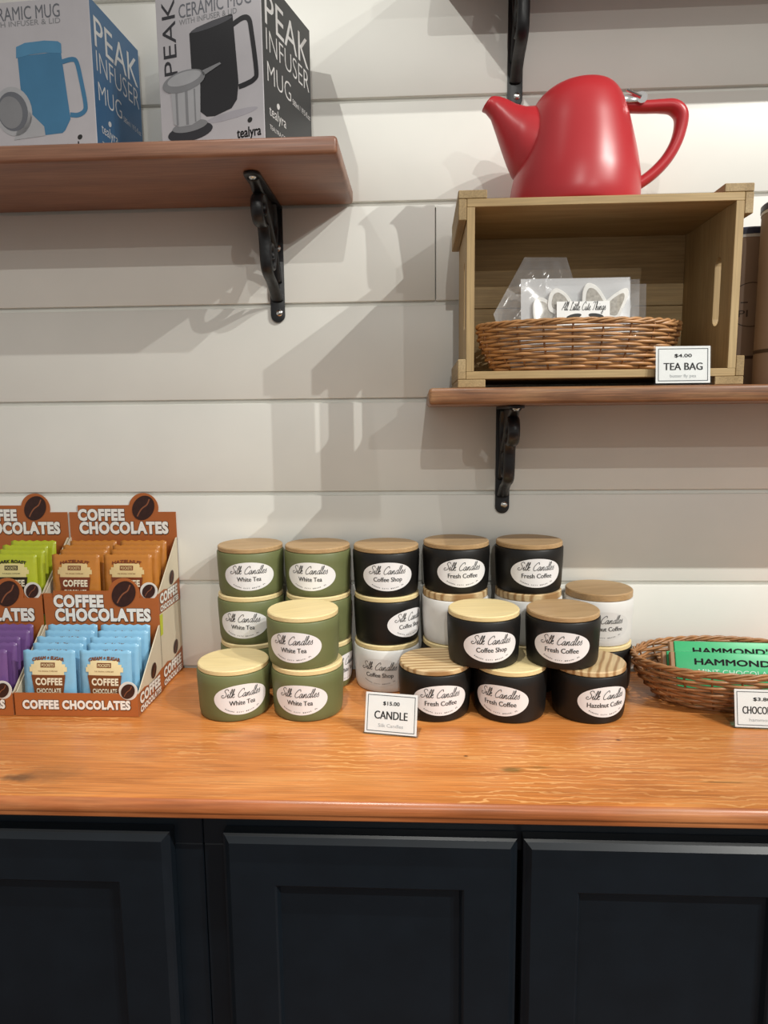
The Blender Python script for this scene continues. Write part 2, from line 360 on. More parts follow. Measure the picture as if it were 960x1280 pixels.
# ------------------------------------------------------------------ counter top and cabinets
knots = ((-0.414, -0.3205, 0.036, 0.017, '#3c2a1c', 0.75), (-0.385, -0.312, 0.07, 0.036, '#8a5a34', 0.55), (0.0962, -0.2886, 0.022, 0.011, '#5a4a14', 0.7), (-0.226, -0.2090, 0.030, 0.010, '#8a6424', 0.6), (0.125, -0.283, 0.03, 0.006, '#6a4a14', 0.5),
         (0.300, -0.308, 0.05, 0.0035, '#5a4a1a', 0.6), (0.2255, -0.2177, 0.006, 0.004, '#2c1408', 0.9), (0.05, -0.2605, 0.005, 0.003, '#341a08', 0.9), (-0.30, -0.27, 0.05, 0.02, '#a06030', 0.4))
counter_wood = wood('orange_stained_pine', '#b26a30', '#cf8140', '#e09a58', 'X', 1.0, rough=0.34, coat=0.25, streak=0.32, figure=0.5, knots=knots, bump=0.2)
prof = [(0.0, 0.0), (-0.348, 0.0), (-0.3525, -0.0007), (-0.3555, -0.0025), (-0.3575, -0.006), (-0.3582, -0.010), (-0.3580, -0.0125), (-0.3565, -0.0135), (-0.3565, -0.0185), (-0.355, -0.020), (0.0, -0.020)]
bm = bmesh.new()
A = [bm.verts.new((-1.25, y - 0.0006, CT + z)) for y, z in prof]; B = [bm.verts.new((1.25, y - 0.0006, CT + z)) for y, z in prof]
for i in range(len(prof)): bm.faces.new((A[i], A[(i + 1) % len(prof)], B[(i + 1) % len(prof)], B[i]))
bm.faces.new(A); bm.faces.new(B)
for f in bm.faces:
    if f.calc_center_median().y < -0.3535: f.material_index = 1
nose_wood = wood('orange_stained_pine_edge', '#94522a', '#b4683a', '#c98250', 'X', 1.0, rough=0.34, coat=0.25, streak=0.3, bump=0.2)
tag(obj('countertop', bm, [counter_wood, nose_wood], smooth=True, auto=True), 'long orange stained pine countertop with a rounded front edge', 'countertop')

def cabinet(x0, x1, doors, label):
    zt = CT - 0.0205
    c = thing('base_cabinet', label, 'cabinet', ((x0 + x1) / 2, -0.16, 0))
    ox = (x0 + x1) / 2; oy = -0.16
    bm = bmesh.new(); fy = -0.327
    add_box(bm, x0 - ox + .0004, x1 - ox - .0004, fy + 0.02 - oy, -0.004 - oy, 0.10, zt)
    add_box(bm, x0 - ox + .0004, x1 - ox - .0004, -0.27 - oy, -0.004 - oy, 0.0005, 0.10)
    obj('body', bm, cabinet_paint, c)
    # face frame
    bm = bmesh.new()
    add_box(bm, x0 - ox + .0004, x1 - ox - .0004, fy - oy, fy + 0.0198 - oy, zt - 0.045, zt, 0.0008, 1)
    add_box(bm, x0 - ox + .0004, x1 - ox - .0004, fy - oy, fy + 0.0198 - oy, 0.10, 0.15, 0.0008, 1)
    edges = [x0] + [v for d in doors for v in d] + [x1]
    for a, b in ((x0, doors[0][0] + 0.012), (doors[-1][1] - 0.012, x1)):
        add_box(bm, a - ox + .0004, b - ox - .0004, fy - oy, fy + 0.0198 - oy, 0.15, zt - 0.045, 0.0008, 1)
    obj('face_frame', bm, cabinet_paint, c)
    for a, b in doors:
        za, zb = 0.13, 0.8555; wst = 0.052; yF, yB = -0.346, -0.328
        # outer bevelled slab with recessed centre panel
        bm = bmesh.new(); s = 0.0075
        rings = []
        def ring(i, y): return [bm.verts.new((x - ox, y - oy, z)) for x, z in ((a + i, za + i), (b - i, za + i), (b - i, zb - i), (a + i, zb - i))]
        seq = [(0, yB), (0, yF + 0.006), (0.0025, yF + 0.0045), (s, yF), (wst, yF), (wst + 0.002, yF + 0.0015), (wst + 0.004, yF + 0.0065), (wst + 0.0045, yF + 0.0075)]
        rings = [ring(i, y) for i, y in seq]
        for A, B in zip(rings, rings[1:]):
            for k in range(4): bm.faces.new((A[k], A[(k + 1) % 4], B[(k + 1) % 4], B[k]))
        bm.faces.new(rings[0])
        d = obj('door', bm, cabinet_paint, c)
        i, y = seq[-1]
        obj('door_panel', box(a + i - ox, b - i - ox, y - oy, y + 0.008 - oy, za + i, zb - i), cabinet_paint, d)
xa = -0.2515; xb = -0.1975
cabinet(-0.90, -0.222, [(-0.575, xa)], 'dark painted base cabinet below the coffee chocolate display boxes')
cabinet(-0.222, 0.50, [(xb, 0.0953), (0.1013, 0.394)], 'dark painted base cabinet with two panelled doors below the candles')

# ------------------------------------------------------------------ shelves and brackets
shelf_wood = wood('brown_stained_shelf_wood', '#84594a', '#986a52', '#ac7d62', 'X', 1.1, rough=0.42, coat=0.1, streak=0.3)
shelf_wood2 = wood('honey_stained_shelf_wood', '#6c4630', '#936544', '#b88c60', 'X', 1.4, rough=0.42, coat=0.1, streak=0.5)
LSZ = 0.2826 + ZK; RSZ = 0.0125 + ZK; TSZ = 0.550 + ZK
def shelf(x0, x1, zb, m, label, th=0.019):
    o = obj('wall_shelf', xform(box(0, x1 - x0, -0.1850, -0.0004, 0, th, 0.0042, 3), Matrix.Identity(4)), m, smooth=True, auto=True)
    o.location = (x0, 0, zb); return tag(o, label, 'shelf')
shelf(-0.95, -0.0868, LSZ, shelf_wood, 'brown wooden wall shelf carrying the two mug boxes')
shelf(0.0112, 0.85, RSZ, shelf_wood2, 'honey brown wooden wall shelf carrying the pine crate')
shelf(0.022, 0.85, TSZ, shelf_wood, 'wooden wall shelf above the red teapot')
def bracket(x, zb, length, arm, label):
    """zb: shelf underside; wall leg goes down, arm goes forward"""
    t = thing('shelf_bracket', label, 'bracket', (x, 0, zb), 0, 'black scroll shelf brackets')
    def strap(Ln, wd=0.0195, tk=0.0035):
        w2 = wd / 2; pts = [(-w2, 0), (w2, 0), (w2, Ln - w2)] + [(w2 * math.cos(a), Ln - w2 + w2 * math.sin(a)) for a in [math.pi * k / 10 for k in range(1, 10)]] + [(-w2, Ln - w2)]
        return plate([pts], tk, 0.0006)
    b1 = strap(length); xform(b1, Matrix.Translation((0, -0.00225, -0.0005)) @ Matrix.Rotation(math.radians(-90), 4, 'X'))
    obj('wall_leg', b1, black_iron, t, smooth=True, auto=True)
    b2 = strap(arm); xform(b2, Matrix.Translation((0, -0.0005, -0.0024)) @ Matrix.Rotation(math.pi, 4, 'Z'))
    obj('shelf_arm', b2, black_iron, t, smooth=True, auto=True)
    # scrolled brace in the plane between the two legs
    def spiral(cy, cz, r0, r1, a0, a1, n=22):
        return [(0, cy + (r0 + (r1 - r0) * k / n) * math.cos(a0 + (a1 - a0) * k / n), cz + (r0 + (r1 - r0) * k / n) * math.sin(a0 + (a1 - a0) * k / n)) for k in range(n + 1)]
    bm = bmesh.new(); pi = math.pi
    s1 = spiral(-0.097, -0.0285, 0.008, 0.0215, -0.4 * pi, 1.75 * pi)       # curl under the arm
    s2 = spiral(-0.055, -0.074, 0.007, 0.0195, -0.3 * pi, 1.7 * pi)          # second curl nearer the wall
    tube(bm, s1 + catmull([s1[-1], (0, -0.074, -0.058), (0, -0.066, -0.094), (0, -0.030, -0.108), (0, -0.0045, -0.124)], 7)[1:], 0.0038, 8, flat=(2.0, 0.72))
    obj('scroll', bm, black_iron, t, smooth=True)
    bm = bmesh.new()
    tube(bm, s2 + catmull([s2[-1], (0, -0.030, -0.060), (0, -0.020, -0.030), (0, -0.030, -0.0045)], 6)[1:], 0.0038, 8, flat=(2.0, 0.72))
    obj('scroll', bm, black_iron, t, smooth=True)
    bm = bmesh.new()
    tube(bm, catmull([(0, -0.128, -0.0045), (0, -0.105, -0.012), (0, -0.062, -0.034), (0, -0.026, -0.064), (0, -0.0045, -0.100)], 6), 0.0040, 8, flat=(1.75, 0.8))
    obj('brace', bm, black_iron, t, smooth=True)
    web = plate([[(-0.004, -0.0045), (-0.088, -0.0045), (-0.060, -0.020), (-0.034, -0.044), (-0.016, -0.066), (-0.004, -0.088)]], 0.005, 0.0008)
    obj('web', xform(web, Matrix(((0, 0, 1, 0), (1, 0, 0, 0), (0, 1, 0, 0), (0, 0, 0, 1)))), black_iron, t)
    for (yy, zz, ry) in ((0, -length + 0.012, 0), (0, -0.055, 0), (-arm + 0.012, 0, 1)):
        bm = lathe([(0.0046, 0), (0.0044, 0.0008), (0.0030, 0.0020), (0.0013, 0.0025)], 16)
        add_box(bm, -0.0028, 0.0028, -0.0005, 0.0005, 0.0018, 0.0028)
        if ry: M = Matrix.Translation((0, yy, -0.0042)) @ Matrix.Rotation(math.pi, 4, 'X')
        else: M = Matrix.Translation((0.0025, -0.0040, zz)) @ Matrix.Rotation(math.pi / 2, 4, 'X')
        obj('screw', xform(bm, M), steel, t, smooth=True, auto=True)
bracket(-0.1925, LSZ, 0.152, 0.142, 'black scroll bracket under the brown shelf with the mug boxes')
bracket(0.1165, RSZ, 0.148, 0.142, 'black scroll bracket under the honey shelf with the crate')
bracket(0.126, TSZ, 0.152, 0.142, 'black scroll bracket on the wall behind the red teapot')

# ------------------------------------------------------------------ candles
JR, JH, LH = 0.0453, 0.0585, 0.0066
jar_mats = {'green': mat('olive_green_glaze', '#6a7048', rough=0.5, var=0.05, scale=30),
            'black': mat('matte_black_glaze', (0.007, 0.0065, 0.006), rough=0.46, spec=0.4, var=0.1, scale=30),
            'white': mat('matte_white_glaze', (0.74, 0.74, 0.72), rough=0.5, var=0.03, scale=30)}
lid_mats = {'pale': wood('pale_bamboo', '#dcc48c', '#e6d09a', '#eedba8', 'X', 1.2, rough=0.5, streak=0.12),
            'oak': wood('tan_lid_wood', '#a8865c', '#b8976c', '#c6a67c', 'X', 1.4, rough=0.5, streak=0.2),
            'striped': wood('striped_pine_lid', '#c8a878', '#d6ba8c', '#e4cca2', 'X', 1.2, rough=0.5, streak=0.15, bands=33.0)}
jar_mesh = {}; lid_mesh = {}; art_mesh = {}
def cone(z): # jar radius at height z
    return JR * (0.955 + 0.045 * min(1, max(0, z) / 0.045))
def jar_profile(h):
    o = [(0.001, 0.0004), (JR * 0.90, 0.0004), (JR * 0.925, 0.0010), (JR * 0.945, 0.0035)]
    o += [(cone(z), z) for z in (0.008, 0.02, 0.032, 0.045)]
    o += [(JR, h - 0.0015), (JR - 0.0008, h - 0.0003), (JR - 0.0022, h), (JR - 0.0035, h - 0.001), (JR - 0.0036, h - 0.006), (0.001, h - 0.006)]
    return o
def lid_profile(l):
    r = JR * 0.972
    return [(0.001, -0.004), (JR - 0.005, -0.004), (JR - 0.005, 0.0001), (r - 0.001, 0.0001), (r, 0.001), (r, l - 0.0012), (r - 0.0012, l), (0.001, l)]
LW, LHH = 0.0358, 0.0192        # half label width (arc) and height
NAMES = {'White Tea': 0.0165, 'Coffee Shop': 0.0195, 'Fresh Coffee': 0.0205, 'Hazelnut Coffee': 0.0245}
def candle(kind, name, x, y, z, ul, uc, hw, lid, label, rl=None, tilt=0.0):
    tall = kind == 'white' and z > CT + 0.01; h = JH + (0.002 if tall else 0); l = LH + (0.003 if tall else 0)
    t = thing('candle', label, 'candle', (x, y, z), 0, kind + ' jar candles')
    al = math.atan2(-x, D + y); phi = al + math.asin(max(-0.98, min(0.98, (ul - uc) / hw)))
    jk = (kind, tall)
    if jk not in jar_mesh: jar_mesh[jk] = tomesh('jar', lathe(jar_profile(h), 56), jar_mats[kind], True, True)
    link('jar', jar_mesh[jk], t)
    if (lid, tall) not in lid_mesh: lid_mesh[(lid, tall)] = tomesh('lid', lathe(lid_profile(l), 56), lid_mats[lid], True, True)
    lo = link('lid', lid_mesh[(lid, tall)], t); lo.location = (0, 0, h + 0.0001)
    lo.rotation_euler = (0, 0, rl if rl is not None else random.uniform(-0.25, 0.25))
    if name is None: return t
    zc = 0.0285
    key = (name, kind == 'white')
    if key not in art_mesh:
        a = Art().ellipse(0, 0, LW, LHH, strips=36).build('label', mat('candle_label_paper', (0.84, 0.83, 0.84), rough=0.45, var=0.02) if kind != 'white' else mat('candle_label_clear', (0.70, 0.70, 0.685), rough=0.5, var=0.02), None, cyl_map(JR, 0.00025, zc, cone))
        hwn = NAMES[name]
        b = Art().script('Silk Candles', -0.0255, 0.0240, 0.0036, 0.00072, tall=0.95)
        b.text(name, -hwn, hwn, -0.0034, 0.0062, 0.022, shifts='D')
        # the arched line of small capitals along the lower edge
        s = 'PANAMA CITY BEACH, FL'; n = len(s)
        for i, ch in enumerate(s):
            if ch == ' ': continue
            th = math.radians(-90 + (i - (n - 1) / 2) * 4.6); px, pz = 0.0295 * math.cos(th), 0.0158 * math.sin(th)
            sl = math.atan2(0.0158 * math.cos(th), -0.0295 * math.sin(th))
            w2 = 0.00030 if ch in 'I,' else 0.00072
            b.text(ch, px - w2, px + w2, pz, 0.0015 if ch != ',' else 0.0006, 0.03, rot=sl)
        c = b.build('lettering', ink, None, cyl_map(JR, 0.00045, zc, cone))
        art_mesh[key] = (a.data, c.data); bpy.data.objects.remove(a); bpy.data.objects.remove(c)
    la = link('label', art_mesh[key][0], t); la.rotation_euler = (0, 0, phi)
    le = link('lettering', art_mesh[key][1], la)
    return t
H1 = JH + LH + 0.0003; HW = JH + LH + 0.005 + 0.0003
YB = -0.0468; YG = -0.1425; YK = -0.1365
# green ones
G1, G2 = -0.2318, -0.1388
candle('green', 'White Tea', -0.2350, YG, CT + .0003, 304, 295, 44, 'pale', 'green candle at the front left, nearest the chocolate boxes, on the counter', 0.1)
candle('green', 'White Tea', -0.1412, YG + 0.003, CT + .0003, 375, 386, 45, 'pale', 'green candle on the counter carrying the front stacked green candle', 0.3)
candle('green', 'White Tea', -0.1455, YG + 0.004, CT + .0003 + H1, 366, 379, 45, 'pale', 'green candle with pale lid stacked at the front above another green one', 0.55)
candle('green', None, G1, YB, CT + .0003, 0, 0, 1, 'pale', 'green candle at the bottom of the back left stack, mostly hidden')
candle('green', 'White Tea', G1 - .0015, YB, CT + .0003 + H1, 304, 315, 38, 'pale', 'green candle in the middle of the back left stack')
candle('green', 'White Tea', G1, YB, CT + .0003 + 2 * H1, 313, 316, 40, 'oak', 'green candle on top of the back left stack by the wall', 0.1)
candle('green', 'White Tea', G2, YB, CT + .0003, 431, 398, 40, 'pale', 'green candle at the bottom of the back stack beside the black candles')
candle('green', None, G2, YB, CT + .0003 + H1, 0, 0, 1, 'pale', 'green candle in the middle of the back stack beside the black candles')
candle('green', 'White Tea', G2, YB, CT + .0003 + 2 * H1, 388, 398, 40, 'oak', 'green candle on top of the back stack beside the black candles', -0.1)
# dark and white ones
X3, X4, X5, X6 = -0.0450, 0.0490, 0.1478, 0.2425
candle('white', 'Coffee Shop', X3, YB, CT + .0003, 474, 484, 42, 'pale', 'white candle under two black ones, behind the small candle price sign', 0)
candle('black', 'Coffee Shop', X3 + .0005, YB, CT + .0003 + H1, 513, 483, 42, 'pale', 'black candle in the middle of the stack above the white candle')
candle('black', 'Coffee Shop', X3, YB, CT + .0003 + 2 * H1, 485, 483, 42, 'oak', 'black candle on top of the stack next to the green ones', 0.05)
candle('black', None, X4, YB, CT + .0003, 0, 0, 1, 'pale', 'black candle hidden at the bottom of the second dark stack')
candle('white', None, X4, YB, CT + .0003 + H1, 0, 0, 1, 'striped', 'white candle with striped lid in the middle of the second dark stack', 0.3)
candle('black', 'Fresh Coffee', X4 + .001, YB, CT + .0003 + H1 + HW, 578, 569, 42, 'oak', 'black candle on top of the second dark stack by the wall', 0.0)
candle('black', None, X5, YB, CT + .0003, 0, 0, 1, 'pale', 'black candle hidden at the bottom of the third dark stack')
candle('white', None, X5, YB, CT + .0003 + H1, 0, 0, 1, 'striped', 'white candle with striped lid under the rightmost of the highest black candles', 0.7)
candle('black', 'Fresh Coffee', X5, YB, CT + .0003 + H1 + HW, 671, 660, 43, 'oak', 'rightmost of the highest black candles, below the shelf bracket', 0.0)
candle('black', None, X6, YB, CT + .0003, 0, 0, 1, 'pale', 'black candle at the back under the white one nearest the wicker basket')
candle('white', 'Hazelnut Coffee', X6, YB, CT + .0003 + H1, 752, 743, 43, 'oak', 'white candle nearest the wicker basket with a thick wooden lid', 0.2)
candle('black', 'Fresh Coffee', 0.0190, YK, CT + .0003, 554, 546, 44, 'striped', 'black candle with striped lid at the front, right behind the candle price sign', 0.15)
candle('black', 'Fresh Coffee', 0.1130, YK - .001, CT + .0003, 625, 637, 45, 'pale', 'black candle in the middle of the front row on the counter')
candle('black', 'Hazelnut Coffee', 0.2100, YK, CT + .0003, 754, 731, 46, 'striped', 'black candle at the right end of the front row with striped lid', 1.25)
candle('black', 'Coffee Shop', 0.0800, YK + .0045, CT + .0003 + H1, 614, 603, 46, 'pale', 'left one of the two black candles stacked on the front row', 0.1)
candle('black', 'Fresh Coffee', 0.1770, YK + .0032, CT + .0003 + H1, 698, 698, 47, 'oak', 'right one of the two black candles stacked on the front row', 0.1)

# ------------------------------------------------------------------ mug boxes on the left shelf
box_paper = mat('pale_lilac_box_card', (0.56, 0.54, 0.57), rough=0.45, var=0.03)
kraft_in = mat('plain_card', '#b9a68c', rough=0.8)
def mugbox(uf, ur, yf, w, d, h, name, label, sidecol, mugcol, top):
    z0 = LSZ + 0.0192
    pf = onY(uf, 175, yf); best = None
    for k in range(0, 400):
        th = math.radians(k * 0.05); q = Vector((pf.x + d * math.sin(th), yf + d * math.cos(th), 0)); e = abs(onY(ur, 174, q.y).x - q.x)
        if best is None or e < best[0]: best = (e, th)
    th = best[1]
    t = thing('mug_box', label, 'box', (pf.x, yf, z0), -th, 'infuser mug boxes')
    sidem = mat(name + '_card', sidecol, rough=0.4, var=0.04); mugm = mat(name + '_mug_print', mugcol, rough=0.4, var=0.08, scale=25)
    bm = box(-w, 0, 0, d, 0, h, 0.0006, 1)
    for f in bm.faces:
        f.material_index = 1 if f.normal.x > 0.7 else 0
    bmesh.ops.recalc_face_normals(bm, faces=bm.faces[:])
    for f in bm.faces: f.material_index = 1 if f.calc_center_median().x > -0.0003 else 0
    body = obj('carton', bm, [box_paper, sidem], t)
    fm = lambda off: plane_map((-w, 0, 0), (1, 0, 0), (0, 0, 1), off)
    sm = lambda off: plane_map((0, 0, 0), (0, 1, 0), (0, 0, 1), off)
    return t, body, fm, sm, mugm, w, d, h
grey_print = mat('grey_print', '#6d7078', rough=0.5); lightgrey = mat('light_grey_print', '#b5b6ba', rough=0.45); midgrey = mat('mid_grey_print', '#8d8e92', rough=0.45)
darkgrey = mat('dark_grey_print', '#34343a', rough=0.5); pale_print = mat('white_print', (0.82, 0.82, 0.82), rough=0.5)
faint_print = mat('faint_shadow_print', '#b3b0b8', rough=0.5)
def side_print(body, sm, w, d, h, big):
    a = Art()
    # three lines of tall narrow capitals
    a.text('PEAK', 0.008, d - 0.006, 0.1465, 0.035)
    a.text('INFUSER', 0.009, d - 0.006, 0.1145, 0.0245, -0.012, shifts='O')
    a.text('MUG', 0.010, d * 0.54, 0.0815, 0.0225, -0.012, shifts='O')
    a.text('580ml / 19.5 fl.oz', d * 0.57, d - 0.005, 0.0735, 0.0065)
    a.text('tealyra', 0.012, d * 0.42, 0.0415, 0.012); a.ellipse(d * 0.27, 0.0525, 0.004, 0.003, 0.6)
    a.text('TEALYRA.COM', 0.012, d * 0.44, 0.0235, 0.005)
    a.build('side_print', pale_print, body, sm(0.0002))
# black one
t, body, fm, sm, mugm, w, d, h = mugbox(331.5, 390, -0.163, 0.1345, 0.128, 0.178, 'charcoal', 'mug box with a charcoal side and black mug picture, near the shelf end', '#2d2f33', '#2a2a2e', None)
# the picture is laid out in photo fractions of the front face (x 181..331, y 177..-10)
def fx(u): return w * (u - 182) / 149.0
def fz(v): return (181 - v) * 0.1345 / 149.0
b = Art(); b.poly([(fx(230), fz(38)), (fx(240), fz(33)), (fx(262), fz(29)), (fx(280), fz(27)), (fx(290), fz(26)), (fx(292), fz(27)), (fx(297), fz(105)), (fx(294), fz(124)), (fx(286), fz(133)), (fx(262), fz(139)), (fx(250), fz(138)), (fx(240), fz(130)), (fx(234), fz(118)), (fx(231), fz(80))])
b.build('mug_print', mugm, body, fm(0.0002))
Art().stroke([(fx(292), fz(38)), (fx(306), fz(33)), (fx(314), fz(36)), (fx(317), fz(50)), (fx(322), fz(95)), (fx(319), fz(104)), (fx(308), fz(108)), (fx(297), fz(110))], 0.0055).build('handle_print', mugm, body, fm(0.00025))
Art().ellipse(fx(262), fz(33), 0.027, 0.0032, 0.13).build('mug_inside_print', mat('mug_inside', '#55555b'), body, fm(0.0003))
Art().ellipse(fx(225), fz(153), 0.0300, 0.0095, 0.06).build('lid_print', darkgrey, body, fm(0.0003))
Art().ellipse(fx(225), fz(146), 0.0235, 0.0060, 0.06).build('lid_rim_print', midgrey, body, fm(0.0004))
Art().poly([(fx(199), fz(100)), (fx(243), fz(97)), (fx(241), fz(140)), (fx(228), fz(145)), (fx(210), fz(145)), (fx(202), fz(141))]).build('infuser_print', lightgrey, body, fm(0.0005))
Art().rect(fx(206), fz(143), fx(209), fz(104)).rect(fx(220), fz(144), fx(224), fz(104)).rect(fx(233), fz(142), fx(235), fz(103)).build('infuser_mesh_print', midgrey, body, fm(0.0006))
Art().ellipse(fx(219), fz(92), 0.0285, 0.0112, 0.10).poly([(fx(245), fz(84)), (fx(272), fz(78)), (fx(274), fz(80)), (fx(248), fz(90))]).build('infuser_rim_print', midgrey, body, fm(0.0007))
Art().ellipse(fx(220), fz(89), 0.0225, 0.0070, 0.10).build('infuser_inside_print', lightgrey, body, fm(0.0008))
Art().ellipse(fx(285), fz(141), 0.034, 0.004, 0.1).build('shadow_print', faint_print, body, fm(0.00015))
a = Art().text('CERAMIC MUG', fx(216), fx(318), fz(10), 0.0150, 0.0)
a.build('title_print', grey_print, body, fm(0.0002))
Art().text('WITH INFUSER & LID', fx(216), fx(298), fz(23), 0.0060, 0.0).build('subtitle_print', midgrey, body, fm(0.0002))
a = Art().text('PEAK', fx(200) - 0.040, fx(200) + 0.040, fz(38), 0.0185, 0.0, rot=math.pi / 2); a.build('name_print', darkgrey, body, fm(0.0002))
a = Art().text('tealyra', fx(292), fx(326), fz(163), 0.0115, 0.02); a.ellipse(fx(311), fz(150), 0.0032, 0.0026, 0.6); a.build('brand_print', ink, body, fm(0.0002))
Art().text('580ML', fx(192), fx(210), fz(171), 0.0050, 0.0).build('volume_print', darkgrey, body, fm(0.0002))
side_print(body, sm, w, d, h, True)
# blue one
t, body, fm, sm, mugm, w, d, h = mugbox(121.5, 178.5, -0.130, 0.1345, 0.122, 0.178, 'blue', 'mug box with a blue side and blue mug picture, at the left picture edge', '#3d6f9c', '#4580a8', None)
def fx(u): return w * (u + 23.1) / 144.6
def fz(v): return (196 - v) * 0.00093
b = Art(); b.poly([(fx(23), fz(68)), (fx(81), fz(66)), (fx(88), fz(145)), (fx(80), fz(158)), (fx(76), fz(161)), (fx(38), fz(163)), (fx(30), fz(145)), (fx(24), fz(110))])
b.build('mug_print', mugm, body, fm(0.0002))
b = Art(); b.poly([(fx(21), fz(70)), (fx(22), fz(57)), (fx(34), fz(53)), (fx(60), fz(52)), (fx(78), fz(54)), (fx(82), fz(57)), (fx(82), fz(68)), (fx(60), fz(66)), (fx(40), fz(67))])
b.build('lid_print', mat('blue_lid_print', '#5390b8'), body, fm(0.0003))
Art().stroke([(fx(82), fz(78)), (fx(95), fz(76)), (fx(101), fz(80)), (fx(105), fz(100)), (fx(109), fz(128)), (fx(107), fz(137)), (fx(98), fz(141)), (fx(88), fz(140))], 0.0052).build('handle_print', mugm, body, fm(0.0003))
Art().ellipse(fx(12), fz(132), 0.0235, 0.0275, 0.2).poly([(fx(28), fz(128)), (fx(52), fz(152)), (fx(53), fz(163)), (fx(10), fz(166))]).build('infuser_print', lightgrey, body, fm(0.0004))
Art().ellipse(fx(11), fz(132), 0.0190, 0.0220, 0.2).build('infuser_rim_print', grey_print, body, fm(0.0005))
Art().ellipse(fx(8), fz(133), 0.0150, 0.0180, 0.2).build('infuser_inside_print', midgrey, body, fm(0.0006))
Art().text('CERAMIC MUG', fx(-18), fx(83), fz(18), 0.0150, 0.0).build('title_print', grey_print, body, fm(0.0002))
Art().text('WITH INFUSER & LID', fx(-18), fx(83), fz(30), 0.0060, 0.0).build('subtitle_print', midgrey, body, fm(0.0002))
a = Art().text('tealyra', fx(80), fx(113), fz(177), 0.0110, 0.02); a.ellipse(fx(99), fz(167), 0.0032, 0.0026, 0.6); a.build('brand_print', ink, body, fm(0.0002))
side_print(body, sm, w, d, h, False)

# ------------------------------------------------------------------ coffee chocolate display boxes
brown_card = mat('rust_brown_card', '#ad6130', rough=0.42, var=0.04)
cream_card = mat('cream_card', '#d9cdb4', rough=0.5, var=0.03); white_card = mat('white_card', '#dedbd4', rough=0.55, var=0.02)
bean_dark = mat('bean_print', '#351a14', rough=0.45, var=0.2, scale=200); choc_ink = mat('dark_brown_ink', '#3a1c10', rough=0.5)
word_white = mat('word_white', '#f2efe8', rough=0.5, var=0.01); bean_line = mat('bean_line', '#8a5236', rough=0.5)
BW, BD = 0.157, 0.0855
def words(parent, s, x0, x1, z, cap, pm):
    Art().text(s, x0, x1, z, cap, 0.058, shifts='O').build('lettering', word_white, parent, pm(0.0006))
    e = (x1 - x0) * 0.006
    Art().text(s, x0 - e, x1 + e, z - cap * 0.02, cap * 1.02, 0.088, shifts='O').build('lettering_outline', choc_ink, parent, pm(0.0004))
def bean(parent, cx, cz, r, pm):
    Art().ellipse(cx, cz, r, r * 0.80, 0.95).build('bean_print', bean_dark, parent, pm(0.0008))
    k = r
    Art().stroke([(cx + .50 * k, cz + .66 * k), (cx + .30 * k, cz + .25 * k), (cx - .05 * k, cz), (cx - .3 * k, cz - .3 * k), (cx - .5 * k, cz - .66 * k)], r * 0.10).build('bean_line_print', bean_line, parent, pm(0.0010))
